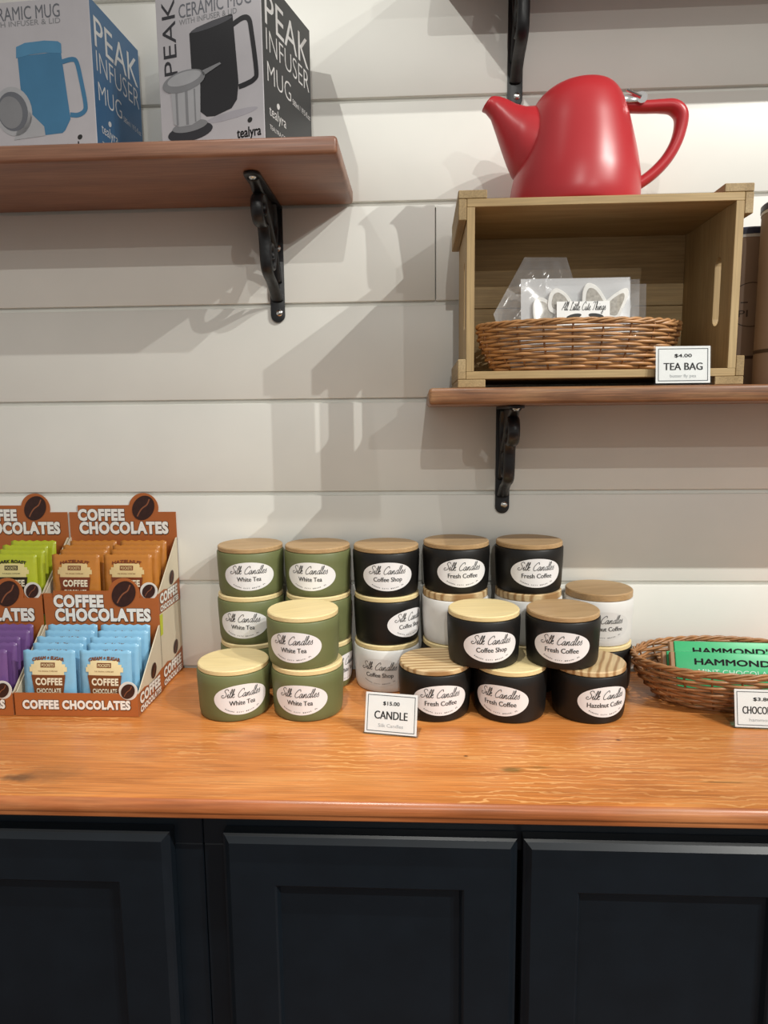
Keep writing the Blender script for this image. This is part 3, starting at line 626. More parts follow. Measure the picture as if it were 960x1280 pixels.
def display_box(x0, y0, z0, label, top=True):
    """open counter display: low front, raking sides, tall header with a bean tab"""
    t = thing('chocolate_display_box', label, 'display box', (x0, y0, z0), 0, 'coffee chocolate display boxes')
    tk = 0.0012; bm = bmesh.new()
    add_box(bm, tk, BW - tk, tk, BD - tk, 0.0003, 0.0015)
    obj('tray_floor', bm, white_card, t)
    fr = box(0, BW, 0, tk, 0.0003, 0.030); f = obj('front_wall', fr, brown_card, t)
    pm = lambda off: plane_map((0, 0, 0), (1, 0, 0), (0, 0, 1), off)
    words(f, 'COFFEE CHOCOLATES', 0.010, 0.1475, 0.0155, 0.0108, pm)
    rr = 0.0118; tb = plate([[(0.1455 + rr * math.cos(2 * math.pi * i / 30), 0.0335 + rr * math.sin(2 * math.pi * i / 30)) for i in range(30)]], 0.0010)
    tb = obj('bean_tab', xform(tb, Matrix.Translation((0, 0.0004, 0)) @ Matrix.Rotation(math.pi / 2, 4, 'X')), white_card, t)
    bean(tb, 0.1455, 0.0333, 0.0102, lambda off: plane_map((0, -0.0002, 0), (1, 0, 0), (0, 0, 1), off))
    for s in (0, 1):
        pl = plate([[(tk, 0.0003), (BD, 0.0003), (BD, 0.092), (BD - 0.004, 0.092), (tk + 0.004, 0.030), (tk, 0.030)]], tk)
        M = Matrix(((0, 0, 1, 0), (1, 0, 0, 0), (0, 1, 0, 0), (0, 0, 0, 1)))
        sw = obj('side_wall', xform(pl, Matrix.Translation((tk / 2 if s == 0 else BW - tk / 2, 0, 0)) @ M), [cream_card], t)
        if s == 1:
            sp = lambda off: plane_map((BW, 0, 0), (0, 1, 0), (0, 0, 1), off)
            Art().poly([(tk, 0.0006), (BD, 0.0006), (BD, 0.033), (0.044, 0.026), (0.022, 0.0305), (tk, 0.0285)]).build('brown_print', brown_card, sw, sp(0.0002))
            words(sw, 'COFFEE', 0.006, 0.074, 0.0205, 0.013, sp); words(sw, 'CHOCOLATES', 0.006, 0.076, 0.0068, 0.0075, sp)
            bean(sw, 0.054, 0.040, 0.0105, sp)
    hb = 0.129; cx, cz, cr = 0.1104, 0.135, 0.0215
    pts = [(0, 0.0003), (BW, 0.0003), (BW, hb), (cx + math.sqrt(cr ** 2 - (hb - cz) ** 2), hb)]
    a0 = math.atan2(hb - cz, math.sqrt(cr ** 2 - (hb - cz) ** 2)); a1 = math.pi - math.asin((0.139 - cz) / cr)
    pts += [(cx + cr * math.cos(a0 + (a1 - a0) * k / 18), cz + cr * math.sin(a0 + (a1 - a0) * k / 18)) for k in range(1, 19)]
    pts += [(0.0132, 0.139), (0.0132, hb), (0, hb)]
    hd = obj('header', xform(plate([pts], tk), Matrix.Translation((0, BD - tk / 2, 0)) @ Matrix.Rotation(math.pi / 2, 4, 'X')), brown_card, t)
    pm = lambda off: plane_map((0, BD - tk, 0), (1, 0, 0), (0, 0, 1), off)
    words(hd, 'COFFEE', 0.0130, 0.0820, 0.1255, 0.0160, pm); words(hd, 'CHOCOLATES', 0.0140, 0.1455, 0.1065, 0.0165, pm)
    bean(hd, cx, cz, 0.0190, pm)
    return t
def closed_box(x0, y0, z0, label):
    t = thing('chocolate_carton', label, 'box', (x0, y0, z0), 0, 'closed coffee chocolate cartons')
    c = obj('carton', box(0, BW, 0, BD - 0.0008, 0.0003, 0.1045, 0.0005, 1), cream_card, t)
    sp = lambda off: plane_map((BW, 0, 0), (0, 1, 0), (0, 0, 1), off)
    Art().poly([(0.001, 0.001), (BD - .002, 0.001), (BD - .002, 0.036), (0.044, 0.028), (0.022, 0.033), (0.001, 0.030)]).build('brown_print', brown_card, c, sp(0.0002))
    words(c, 'COFFEE', 0.006, 0.076, 0.0215, 0.013, sp); words(c, 'CHOCOLATES', 0.006, 0.078, 0.0075, 0.0075, sp)
    bean(c, 0.056, 0.043, 0.0105, sp)
    Art().poly([(0.001, 0.075), (0.012, 0.075), (0.014, 0.104), (0.001, 0.104)]).build('yellow_print', mat('lime_print', '#c3cc34'), c, sp(0.0002))
    return t
XR = -0.5055; XL = XR - BW - 0.003; Y0 = -0.1725; Y1 = Y0 + BD + 0.0006
display_box(XR, Y0, CT + .0003, 'brown coffee chocolates display at the front holding light blue packets')
display_box(XL, Y0, CT + .0003, 'brown coffee chocolates display at the front left holding purple packets')
XRb = XR - 0.0015; XLb = XRb - BW - 0.003
closed_box(XRb, Y1, CT + .0003, 'cream and brown chocolate carton at the back beneath the hazelnut display')
closed_box(XLb, Y1, CT + .0003, 'hidden chocolate carton at the back beneath the dark roast display')
ZB = CT + 0.1053
display_box(XRb, Y1, ZB, 'raised coffee chocolates display at the back holding orange hazelnut packets')
display_box(XLb, Y1, ZB, 'raised coffee chocolates display at the back left holding lime green packets')

PW, PH, PT = 0.0335, 0.0395, 0.0042       # half width, half height, half thickness
def pil(x, z):
    u = min(1, abs(x) / PW); v = min(1, abs(z) / (PH * 0.86))
    return PT * max(0.0, (1 - u ** 3.2)) ** 0.7 * max(0.0, (1 - v ** 4)) ** 0.8 + 0.0003
pk_cache = {}
def packet(x, y, z, lean, col, cupcol, inkcol, flavour, label, group, print_on=True, rz=0.0):
    t = thing('chocolate_packet', label, 'packet', (x, y, z), rz, group)
    key = (col,)
    if key not in pk_cache:
        m_ = mat('foil_' + flavour.split()[0].lower(), col, rough=0.32, var=0.05, scale=60, spec=0.6, bump=0.25)
        nx, nz = 12, 16; bm = bmesh.new(); V = {}
        for s in (-1, 1):
            for j in range(nz + 1):
                for i in range(nx + 1):
                    px = PW * (2 * i / nx - 1); pz = PH * (2 * j / nz - 1)
                    if j in (0, nz): pz += (0.0008 if i % 2 else -0.0008)
                    yy = pil(px, pz) + 0.0005 * math.sin(i * 1.9 + j * 1.3) * (1 if 0 < i < nx and 0 < j < nz else 0)
                    V[s, i, j] = bm.verts.new((px, s * max(yy, 0.0003), pz + PH))
            for j in range(nz):
                for i in range(nx):
                    q = [V[s, i, j], V[s, i + 1, j], V[s, i + 1, j + 1], V[s, i, j + 1]]; bm.faces.new(q if s < 0 else q[::-1])
        for i in range(nx):
            bm.faces.new((V[-1, i, 0], V[1, i, 0], V[1, i + 1, 0], V[-1, i + 1, 0])); bm.faces.new((V[-1, i, nz], V[-1, i + 1, nz], V[1, i + 1, nz], V[1, i, nz]))
        for j in range(nz):
            bm.faces.new((V[-1, 0, j], V[-1, 0, j + 1], V[1, 0, j + 1], V[1, 0, j])); bm.faces.new((V[-1, nx, j], V[1, nx, j], V[1, nx, j + 1], V[-1, nx, j + 1]))
        d = {'wrapper': tomesh('wrapper', bm, m_, True)}
        pm = lambda off: (lambda X, Z: Vector((X, -pil(X, Z - PH) - off, Z)))
        cream = mat('cup_' + cupcol, cupcol, rough=0.4); inkm = mat('pack_' + inkcol, inkcol, rough=0.4)
        def reg(nm, art, m2, off):
            o = art.build(nm, m2, None, pm(off)); d[nm] = o.data; bpy.data.objects.remove(o)
        reg('flavour_print', Art().text(flavour, -0.0205, 0.0205, PH + 0.0305, 0.0046, 0.05, arc=-0.0022), inkm, 0.0010)
        cp = Art()
        for zz0, zz1, ww in ((0.0480, 0.0525, 0.0205), (0.0525, 0.0585, 0.0240), (0.0585, 0.0620, 0.0220), (0.0620, 0.0670, 0.0180)): cp.grid(-ww, zz0, ww, zz1, 10, 2)
        reg('cup_print', cp, cream, 0.0008)
        reg('badge_print', Art().grid(-0.0092, 0.0582, 0.0092, 0.0642, 6, 2), inkm, 0.0011)
        reg('badge_lettering', Art().text('POCKETS', -0.0078, 0.0080, 0.0612, 0.0036, 0.02, shifts='O'), cream, 0.0014)
        reg('small_print', Art().text('THE ORIGINAL COFFEE BAR', -0.0125, 0.0125, 0.0535, 0.0016, 0.0), inkm, 0.0012)
        sl = Art()
        for k in range(5):
            za, zb2 = 0.0195 + k * 0.0058, 0.0195 + (k + 1) * 0.0058; wa, wb = 0.0180 + 0.0008 * k, 0.0180 + 0.0008 * (k + 1)
            for q in range(8):
                xa_, xb_ = -1 + q / 4, -1 + (q + 1) / 4; sl.poly([(xa_ * wa, za), (xb_ * wa, za), (xb_ * wb, zb2), (xa_ * wb, zb2)])
        reg('sleeve_print', sl, inkm, 0.0009)
        reg('sleeve_lettering', Art().text('COFFEE', -0.0165, 0.0180, 0.0405, 0.0088, 0.045, shifts='O').text('CHOCOLATE', -0.0155, 0.0160, 0.0285, 0.0062, 0.035, shifts='O'), mat('cup_words', '#efe6cc', rough=0.4), 0.0013)
        reg('weight_print', Art().text('30%', 0.0215, 0.0285, 0.0125, 0.0036, 0.0), inkm, 0.0012)
        pk_cache[key] = d
    d = pk_cache[key]
    w_ = link('wrapper', d['wrapper'], t)
    w_.rotation_euler = (-lean, 0, 0)
    for k in d:
        if k == 'wrapper': continue
        if k == 'flavour_print' and flavour == 'TOFFEE': continue      # not legible in view
        if print_on or k == 'flavour_print': link(k, d[k], w_)
    return t
def fill(x0, y0, z0, cols, rows, col, cup, inkc, flav, words_, grp, side):
    for c in cols:
        for r in range(rows):
            cx = x0 + (0.0410 if c == 0 else 0.1140) + (0.0035 * (r % 2) if r else 0) - 0.001 * c
            yy = y0 + 0.0105 + r * 0.0142
            zz = z0 + 0.0018 + (r * 0.0036)
            pos = ['front', 'second', 'third', 'fourth', 'last'][r]
            lab = '%s packet, %s from the front%s' % (words_, pos, side[c]) if r else '%s packet standing foremost%s' % (words_, side[c])
            packet(cx, yy, zz, 0.05 + 0.02 * r, col, cup, inkc, flav, lab, grp, r == 0, random.uniform(-0.04, 0.04))
cream_c = '#e8d8a8'
fill(XR, Y0, CT + .0003, (0, 1), 5, '#86bcdc', cream_c, '#7a4420', 'CREAM + SUGAR', 'light blue cream and sugar', 'light blue chocolate packets', (' in the left row', ' in the right row'))
fill(XL, Y0, CT + .0003, (1,), 5, '#74508c', '#d8c8a0', '#3c1e50', 'TOFFEE', 'purple', 'purple chocolate packets', ('', ' in the front left box'))
fill(XRb, Y1, ZB, (0, 1), 4, '#bf7a30', '#dcc38c', '#7a3a1c', 'HAZELNUT', 'orange hazelnut', 'orange chocolate packets', (' in the left row', ' in the right row'))
fill(XLb, Y1, ZB, (1,), 4, '#b4be2c', '#dccf90', '#2c2416', 'DARK ROAST', 'lime green dark roast', 'lime green chocolate packets', ('', ' at the picture edge'))

# ------------------------------------------------------------------ pine crate on the right shelf
pine = wood('pine_crate_wood', '#a88c60', '#b69a6c', '#c6ac7e', 'X', 1.3, rough=0.6, streak=0.22)
pine_y = wood('pine_crate_wood_deep', '#9c8258', '#ac9268', '#bea67c', 'Y', 1.3, rough=0.6, streak=0.3)
pine_z = wood('pine_crate_wood_upright', '#a88c60', '#b69a6c', '#c6ac7e', 'Z', 1.3, rough=0.6, streak=0.22)
SH = RSZ + 0.0192
CX0, CX1, CYF, CYB = 0.0540, 0.3530, -0.1695, -0.0200
ccx = (CX0 + CX1) / 2
cr = thing('pine_crate', 'small open pine crate lying on its side on the honey shelf', 'crate', (ccx, (CYF + CYB) / 2, SH), 0)
hx = (CX1 - CX0) / 2; hy = (CYB - CYF) / 2; zb0, zb1 = 0.0095, 0.2050     # outer bottom and top of the box itself
bt = 0.0088
obj('top_board', box(-hx, hx, -hy, hy, zb1 - bt, zb1, 0.0006, 1), pine, cr)
obj('bottom_board', box(-hx, hx, -hy, hy, zb0, zb0 + bt, 0.0006, 1), pine, cr)
for s in (-1, 1):
    zc = (zb0 + zb1) / 2; hz = (zb1 - zb0) / 2 - bt - 0.0001
    slot = []
    for k in range(9): a = math.pi * k / 8; slot.append((-0.035 + 0.0085 * math.cos(a), 0.030 + 0.0085 * math.sin(a)))
    for k in range(9): a = math.pi + math.pi * k / 8; slot.append((-0.035 + 0.0085 * math.cos(a), -0.030 + 0.0085 * math.sin(a)))
    pl = plate([[(-hy, -hz), (hy, -hz), (hy, hz), (-hy, hz)], slot], bt, 0.0005)
    M = Matrix(((0, 0, 1, 0), (1, 0, 0, 0), (0, 1, 0, 0), (0, 0, 0, 1)))
    obj('side_board', xform(pl, Matrix.Translation((s * (hx - bt / 2), 0, zc)) @ M), pine_z, cr)
obj('back_board', box(-hx + bt + .0002, hx - bt - .0002, hy - 0.006, hy - 0.0002, zb0 + bt, 0.108, 0.0005, 1), pine, cr)
obj('back_board', box(-hx + bt + .0002, hx - bt - .0002, hy - 0.006, hy - 0.0002, 0.1088, zb1 - bt, 0.0005, 1), pine, cr)
# corner cleats running front to back
for sx in (-1, 1):
    for top in (0, 1):
        za, zc_ = (zb1 + 0.0002, zb1 + 0.0092) if top else (0.0003, zb0 - 0.0002)
        xo = hx + 0.0095; xi = hx - 0.022
        obj('cleat', box(min(sx * xo, sx * xi), max(sx * xo, sx * xi), -hy + (0.0 if sx < 0 or not top else 0.0), hy, za, zc_, 0.0008, 1), pine_y, cr)
        z2, z3 = (zb1 - 0.0225, zb1) if top else (zb0, zb0 + 0.0225)
        obj('cleat', box(min(sx * (hx + .0002), sx * xo), max(sx * (hx + .0002), sx * xo), -hy, hy, z2, z3, 0.0008, 1), pine_y, cr)

# ------------------------------------------------------------------ wicker baskets
wick_hi = mat('brown_wicker', '#b48558', rough=0.38, var=0.22, scale=70, bump=0.2); wick_lo = mat('dark_wicker', '#8a5c36', rough=0.38, var=0.25, scale=70, bump=0.2)
def basket(loc, rx, ry, bx, by, h, label, rows, stakes, mh, ms, rr):
    t = thing('wicker_basket', label, 'basket', loc, 0, 'oval wicker baskets')
    def prof(f):  # flare
        k = math.sin(f * math.pi / 2) ** 0.9 if f > 0 else 0
        return bx + (rx - bx) * k, by + (ry - by) * k
    bm = bmesh.new()
    vs0 = []; 
    for zz in (0.0005, 0.004):
        vs0.append([bm.verts.new((bx * math.cos(2 * math.pi * i / 48), by * math.sin(2 * math.pi * i / 48), zz)) for i in range(48)])
    for i in range(48): bm.faces.new((vs0[0][i], vs0[0][(i + 1) % 48], vs0[1][(i + 1) % 48], vs0[1][i]))
    bm.faces.new(vs0[0]); bm.faces.new(vs0[1])
    obj('base', bm, ms, t)
    for k in range(stakes):
        a = 2 * math.pi * k / stakes; bm = bmesh.new(); pts = []
        for j in range(9):
            f = j / 8; px, py = prof(f); pts.append((px * math.cos(a), py * math.sin(a), 0.003 + f * (h - 0.003)))
        tube(bm, pts, rr * 0.6, 6); obj('stake', bm, ms, t, smooth=True)
    n = stakes * 6
    for r in range(rows):
        f = (r + 0.55) / (rows + 0.25); px, py = prof(f); bm = bmesh.new(); pts = []
        for i in range(n):
            a = 2 * math.pi * i / n; wv = math.cos(stakes / 2 * a + math.pi * (r % 2)) * rr * 1.1
            nx_, ny_ = math.cos(a) / px, math.sin(a) / py; ln = math.hypot(nx_, ny_)
            pts.append((px * math.cos(a) + nx_ / ln * wv, py * math.sin(a) + ny_ / ln * wv, 0.003 + f * (h - 0.003) + 0.0006 * math.sin(3 * a + r)))
        tube(bm, pts, rr, 6, closed=True); obj('strand', bm, mh, t, smooth=True)
    for ph in range(3):   # braided rim
        bm = bmesh.new(); pts = []; n2 = 180
        for i in range(n2):
            a = 2 * math.pi * i / n2; b = a * 14 + ph * 2 * math.pi / 3
            pts.append(((rx + rr * 1.0 * math.cos(b)) * math.cos(a), (ry + rr * 1.0 * math.cos(b)) * math.sin(a), h + rr * 1.0 * math.sin(b)))
        tube(bm, pts, rr * 0.85, 6, closed=True); obj('rim', bm, mh, t, smooth=True)
    return t
CFZ = SH + zb0 + bt                   # crate floor
basket((0.1930, -0.1000, CFZ + 0.0003), 0.1200, 0.0560, 0.0985, 0.0430, 0.0565, 'oval wicker basket of tea bags inside the pine crate', 13, 22, wick_hi, wick_lo, 0.0019)
basket((0.4000, -0.0960, CT + 0.0003), 0.1220, 0.0740, 0.0860, 0.0450, 0.0570, 'oval wicker basket of green chocolate bars on the counter', 11, 22, mat('amber_wicker', '#a5744a', rough=0.35, var=0.22, scale=70, bump=0.2), wick_lo, 0.0022)

# ------------------------------------------------------------------ tea bag packets in the crate basket
film = clear('clear_film', gloss=0.05, rough=0.10, milk=0.07); film2 = clear('hazy_film', gloss=0.05, rough=0.12, milk=0.55); film3 = clear('faint_film', gloss=0.04, rough=0.12, milk=0.25)
teabag_m = mat('white_tea_bag', (0.80, 0.79, 0.76), rough=0.8, var=0.06, scale=120, bump=0.3); tea_fill = mat('tea_filling', '#a8a39a', rough=0.9, var=0.25, scale=300)
def pouch(bw, bh, mseed, amp, taper=0.0):
    rnd = random.Random(mseed); bm = bmesh.new(); nx, nz = 14, 14; V = {}
    ph = [rnd.uniform(0, 6) for _ in range(6)]
    for s in (-1, 1):
        for j in range(nz + 1):
            for i in range(nx + 1):
                x = bw * (i / nx - 0.5); z = bh * j / nz; u, v = abs(2 * i / nx - 1), abs(2 * j / nz - 1)
                y = 0.0045 * (1 - u ** 4) * (1 - v ** 4) + amp * (math.sin(x * 210 + ph[0]) * math.sin(z * 160 + ph[1]) + 0.6 * math.sin(x * 420 + z * 300 + ph[2]))
                y = max(0.0002, y) if 0 < i < nx and 0 < j < nz else 0.0002
                V[s, i, j] = bm.verts.new((x * (1 if not taper else (0.45 + 1.1 * j / nz if j / nz < 0.5 else 1 - 1.5 * taper * (j / nz - 0.5))) + taper * 0.02 * (j / nz), s * y, z))
        for j in range(nz):
            for i in range(nx):
                f_ = bm.faces.new([V[s, i, j], V[s, i + 1, j], V[s, i + 1, j + 1], V[s, i, j + 1]]); f_.material_index = 0 if s < 0 else 1
    return bm
def wing(pts, th=0.0022, y=0.0):
    P = [(p.x, p.y) for p in catmull([(a, b, 0) for a, b in pts], 5, True)]
    return xform(plate([P], th, 0.0006), Matrix.Translation((0, y, 0)) @ Matrix.Rotation(math.pi / 2, 4, 'X'))
def tea_packet(x, y, rz, lean, bw, bh, label, hazy, wings, card=None, amp=0.0004, seed=1, taper=0.0):
    t = thing('tea_bag_packet', label, 'tea packet', (x, y, CFZ + 0.0052), rz, 'tea bag packets in the crate basket')
    p = obj('pouch', pouch(bw, bh, seed, amp, taper), [film, film2 if hazy else film3], t, smooth=True); p.rotation_euler = (-lean, 0, 0)
    for kk, (pts, fil) in enumerate(wings):
        o = obj('tea_bag', wing(pts, 0.0022, -0.0012 * (kk % 2)), teabag_m, p)
        if fil:
            cx = sum(a for a, b in fil) / len(fil)
            obj('tea_filling', wing(fil, 0.0030, -0.0012 * (kk % 2)), tea_fill, o)
    if card:
        x0, z0, x1, z1, kind = card
        cb = obj('card', box(x0, x1, -0.0058, -0.0054, z0, z1), paper, p)
        pm = plane_map((0, -0.0058, 0), (1, 0, 0), (0, 0, 1), 0.0002)
        if kind == 'script':
            Art().script('All Little Cute Things', x0 + 0.006, x1 - 0.005, z1 - 0.0105, 0.0006, tall=1.5).build('lettering', ink, cb, pm)
            Art().ellipse(x0 + 0.020, z1 - 0.0175, 0.009, 0.0028, 0.2).ellipse(x0 + 0.046, z1 - 0.0172, 0.009, 0.0028, -0.15).build('picture_print', ink, cb, pm)
        else:
            Art().text('5 Roses', 0, 0.020, 0, 0.003, 0.01).text('tea and soak', 0, 0.021, -0.0052, 0.003, 0.01).text('for 5 minutes', 0, 0.022, -0.0104, 0.003, 0.01).build('lettering', ink, cb, plane_map((x0 + 0.005, -0.0058, z0 + 0.003), (0, 0, 1), (-1, 0, 0), 0.0002))
            Art().ellipse(x0 - 0.009, z1 - 0.021, 0.005, 0.004).ellipse(x0 - 0.003, z1 - 0.022, 0.003, 0.004).build('picture_print', mat('slate_blue_print', '#3a4660'), p, plane_map((0, -0.0064, 0), (1, 0, 0), (0, 0, 1), 0.0))
    return t
# wing outlines (x, z) in metres inside the pouch
butter = [([(-0.030, 0.060), (-0.034, 0.080), (-0.028, 0.092), (-0.016, 0.083), (-0.008, 0.068), (0, 0.050), (-0.016, 0.045)], [(-0.028, 0.066), (-0.030, 0.080), (-0.026, 0.087), (-0.017, 0.080), (-0.013, 0.066)]),
          ([(0.004, 0.050), (0.014, 0.070), (0.030, 0.082), (0.040, 0.082), (0.037, 0.068), (0.026, 0.050)], [(0.016, 0.062), (0.028, 0.077), (0.037, 0.079), (0.034, 0.068), (0.026, 0.056)])]
ears = [([(-0.036, 0.050), (-0.040, 0.076), (-0.033, 0.086), (-0.020, 0.078), (-0.012, 0.060)], [(-0.034, 0.060), (-0.036, 0.075), (-0.031, 0.080), (-0.023, 0.072)]),
        ([(-0.018, 0.070), (-0.018, 0.092), (-0.008, 0.094), (0.004, 0.080), (0.012, 0.058), (-0.004, 0.050)], [(-0.015, 0.080), (-0.012, 0.090), (-0.006, 0.089), (0.003, 0.076)])]
soft = [([(-0.020, 0.050), (-0.010, 0.070), (0.012, 0.086), (0.026, 0.086), (0.026, 0.070), (0.016, 0.050)], None), ([(-0.030, 0.048), (-0.026, 0.064), (-0.018, 0.066), (-0.012, 0.052)], None)]
def shrink(P, k=0.68):
    cx = sum(a for a, b in P) / len(P); cz = sum(b for a, b in P) / len(P); return [(cx + (a - cx) * k, cz + (b - cz) * k) for a, b in P]
front = [[(-.045, .050), (-.050, .074), (-.043, .084), (-.030, .078), (-.018, .058)], [(-.030, .066), (-.031, .086), (-.022, .094), (-.008, .084), (.000, .062)],
         [(.012, .060), (.008, .084), (.013, .099), (.024, .097), (.034, .084), (.040, .066)], [(.024, .064), (.040, .082), (.058, .093), (.062, .086), (.055, .068), (.046, .054)]]
tea_packet(0.1860, -0.1265, 0.02, 0.12, 0.128, 0.106, 'hazy tea packet at the front of the crate basket with a printed script card', True, [(P, shrink(P)) for P in front], (-0.0230, 0.042, 0.0390, 0.0770, 'script'), 0.0003, 3)
tea_packet(0.2030, -0.1130, -0.03, 0.10, 0.100, 0.108, 'tea packet with pointed grey filled wings behind the script card', True, butter, None, 0.0003, 5)
tea_packet(0.2200, -0.0990, -0.05, 0.08, 0.094, 0.107, 'tea packet with a small card of sideways print', False, soft, (0.006, 0.045, 0.0265, 0.0835, 'side'), 0.0003, 8)
tea_packet(0.2340, -0.0850, -0.10, 0.10, 0.090, 0.104, 'rearmost clear tea packet on the right of the crate basket', False, soft, None, 0.0004, 11)
tea_packet(0.1400, -0.0980, 0.10, 0.02, 0.112, 0.134, 'crinkled clear tea packet standing tallest at the left of the crate basket', False, [([(-0.02, 0.02), (-0.02, 0.06), (0.02, 0.06), (0.02, 0.02)], None)], None, 0.0026, 17, 0.72)

# ------------------------------------------------------------------ red teapot
red = mat('matte_red_glaze', '#b83036', rough=0.33, var=0.03, scale=15)
TY = -0.098; TZ = SH + zb1 + 0.0005
tx0 = 0.187
tp = thing('teapot', 'matte red ceramic teapot standing on the pine crate', 'teapot', (tx0, TY, TZ), 0)
prof = []
for (vL, uL, uR) in ((243, 638, 796), (230, 637, 798.5), (211, 640.5, 799), (195, 645, 797), (179, 650, 794), (160, 656, 789.5), (145, 660.5, 785.5), (133, 665.5, 781.5), (124, 671.5, 778), (117, 679, 774), (111, 688.5, 769), (107, 699, 763), (105, 710, 756), (104, 724, 743)):
    pL, pR = onY(uL, vL, TY), onY(uR, vL, TY); prof.append(((pL.x + pR.x) / 2 - tx0, (pR.x - pL.x) / 2, (pL.z + pR.z) / 2 - TZ))
zb_ = prof[0][2]; zt_ = prof[-1][2]
prof = [(c, r, (z - zb_) * (zt_ - 0.0) / (zt_ - zb_)) for c, r, z in prof]
prof = [(prof[0][0], prof[0][1] * 0.97, 0.0003)] + [(c, r, max(z, 0.0025)) for c, r, z in prof]
fine = catmull([(c, r, z) for c, r, z in prof], 4)
bm = bmesh.new(); rings = []; n = 56
for p in fine:
    dy = min(p.y, 0.0715 if p.y > 0.0715 else p.y)
    rings.append([bm.verts.new((p.x + p.y * math.cos(2 * math.pi * i / n), min(p.y, p.y * 0.93) * math.sin(2 * math.pi * i / n), p.z)) for i in range(n)])
cut = len(rings) - 9
for A, B in zip(rings[:cut], rings[1:cut]):
    for i in range(n): bm.faces.new((A[i], A[(i + 1) % n], B[(i + 1) % n], B[i]))
bm.faces.new(rings[0]); bm.faces.new(rings[cut - 1])
lb = bmesh.new(); lr = [[lb.verts.new(v.co) for v in r_] for r_ in rings[cut - 1:]]
for r_ in rings[cut:]: bmesh.ops.delete(bm, geom=r_, context='VERTS')
for A, B in zip(lr, lr[1:]):
    for i in range(n): lb.faces.new((A[i], A[(i + 1) % n], B[(i + 1) % n], B[i]))
lb.faces.new(lr[0]); lb.faces.new(lr[-1])
obj('body', bm, red, tp, smooth=True); obj('lid', lb, red, tp, smooth=True)
def TP(u, v, y=TY): q = onY(u, v, y); return Vector((q.x - tx0, q.y - TY, q.z - TZ))
# spout: sections given by upper and lower outline points
secs = [((692, 142), (660, 240)), ((668, 134.5), (640, 221)), ((657, 135), (633, 205)), ((645, 131.5), (626.5, 187)), ((633, 125), (619.5, 166)), ((625, 122), (613.5, 149)), ((619, 121.3), (607, 141)), ((616, 122.3), (602.5, 138.5))]
bm = bmesh.new(); rings = []; n = 28; ws = [0.036, 0.034, 0.029, 0.023, 0.0175, 0.0135, 0.0120, 0.0128]
for ((ua, va), (ub, vb)), ww in zip(secs, ws):
    a, b = TP(ua, va), TP(ub, vb); c = (a + b) / 2; e = (a - b) / 2
    rings.append([bm.verts.new(c + e * math.cos(2 * math.pi * i / n) + Vector((0, 1, 0)) * ww * math.sin(2 * math.pi * i / n)) for i in range(n)])
# inner return of the lip
for (sc, idx) in ((0.80, 7), (0.72, 6), (0.70, 5)):
    (ua, va), (ub, vb) = secs[idx]; a, b = TP(ua, va), TP(ub, vb); c = (a + b) / 2 + Vector((0.0006, 0, 0)); e = (a - b) / 2 * sc
    rings.append([bm.verts.new(c + e * math.cos(2 * math.pi * i / n) + Vector((0, 1, 0)) * ws[idx] * sc * math.sin(2 * math.pi * i / n)) for i in range(n)])
for A, B in zip(rings, rings[1:]):
    for i in range(n): bm.faces.new((A[i], A[(i + 1) % n], B[(i + 1) % n], B[i]))
bm.faces.new(rings[-1])
obj('spout', bm, red, tp, smooth=True)
hp = [TP(u, v) for u, v in ((772, 133), (786, 133.5), (805, 133.8), (826, 133), (841, 134), (850, 142), (851, 156), (845, 178), (833, 199), (816, 217), (798, 230), (784, 236))]
path = catmull(hp, 5); bm = bmesh.new()
rad = []
for i in range(len(path)):
    f = i / (len(path) - 1); rad.append(0.0066 + 0.0020 * math.exp(-((f - 0.42) / 0.14) ** 2))
tube(bm, path, rad, 14)
for v in bm.verts: v.co.y *= 1.35
obj('handle', bm, red, tp, smooth=True)
hg = bmesh.new(); a, b = TP(777, 121), TP(804, 133)
mz = TP(798, 127.5).z; mx = TP(798, 127.5).x
tube(hg, [(mx, -0.013, mz), (mx, 0.013, mz)], 0.0064, 18)
add_box(hg, a.x - 0.004, mx, -0.0125, 0.0125, mz - 0.0045, mz + 0.0040, 0.0012, 2)
tube(hg, [(mx - 0.001, -0.014, mz), (TP(779, 119).x, -0.014, TP(779, 119).z)], 0.0018, 8)
tube(hg, [(mx - 0.001, 0.014, mz), (TP(779, 119).x, 0.014, TP(779, 119).z)], 0.0018, 8)
obj('lid_hinge', hg, mat('polished_steel', (0.8, 0.8, 0.8), rough=0.15, metal=1.0, var=0.02), tp, smooth=True, auto=True)
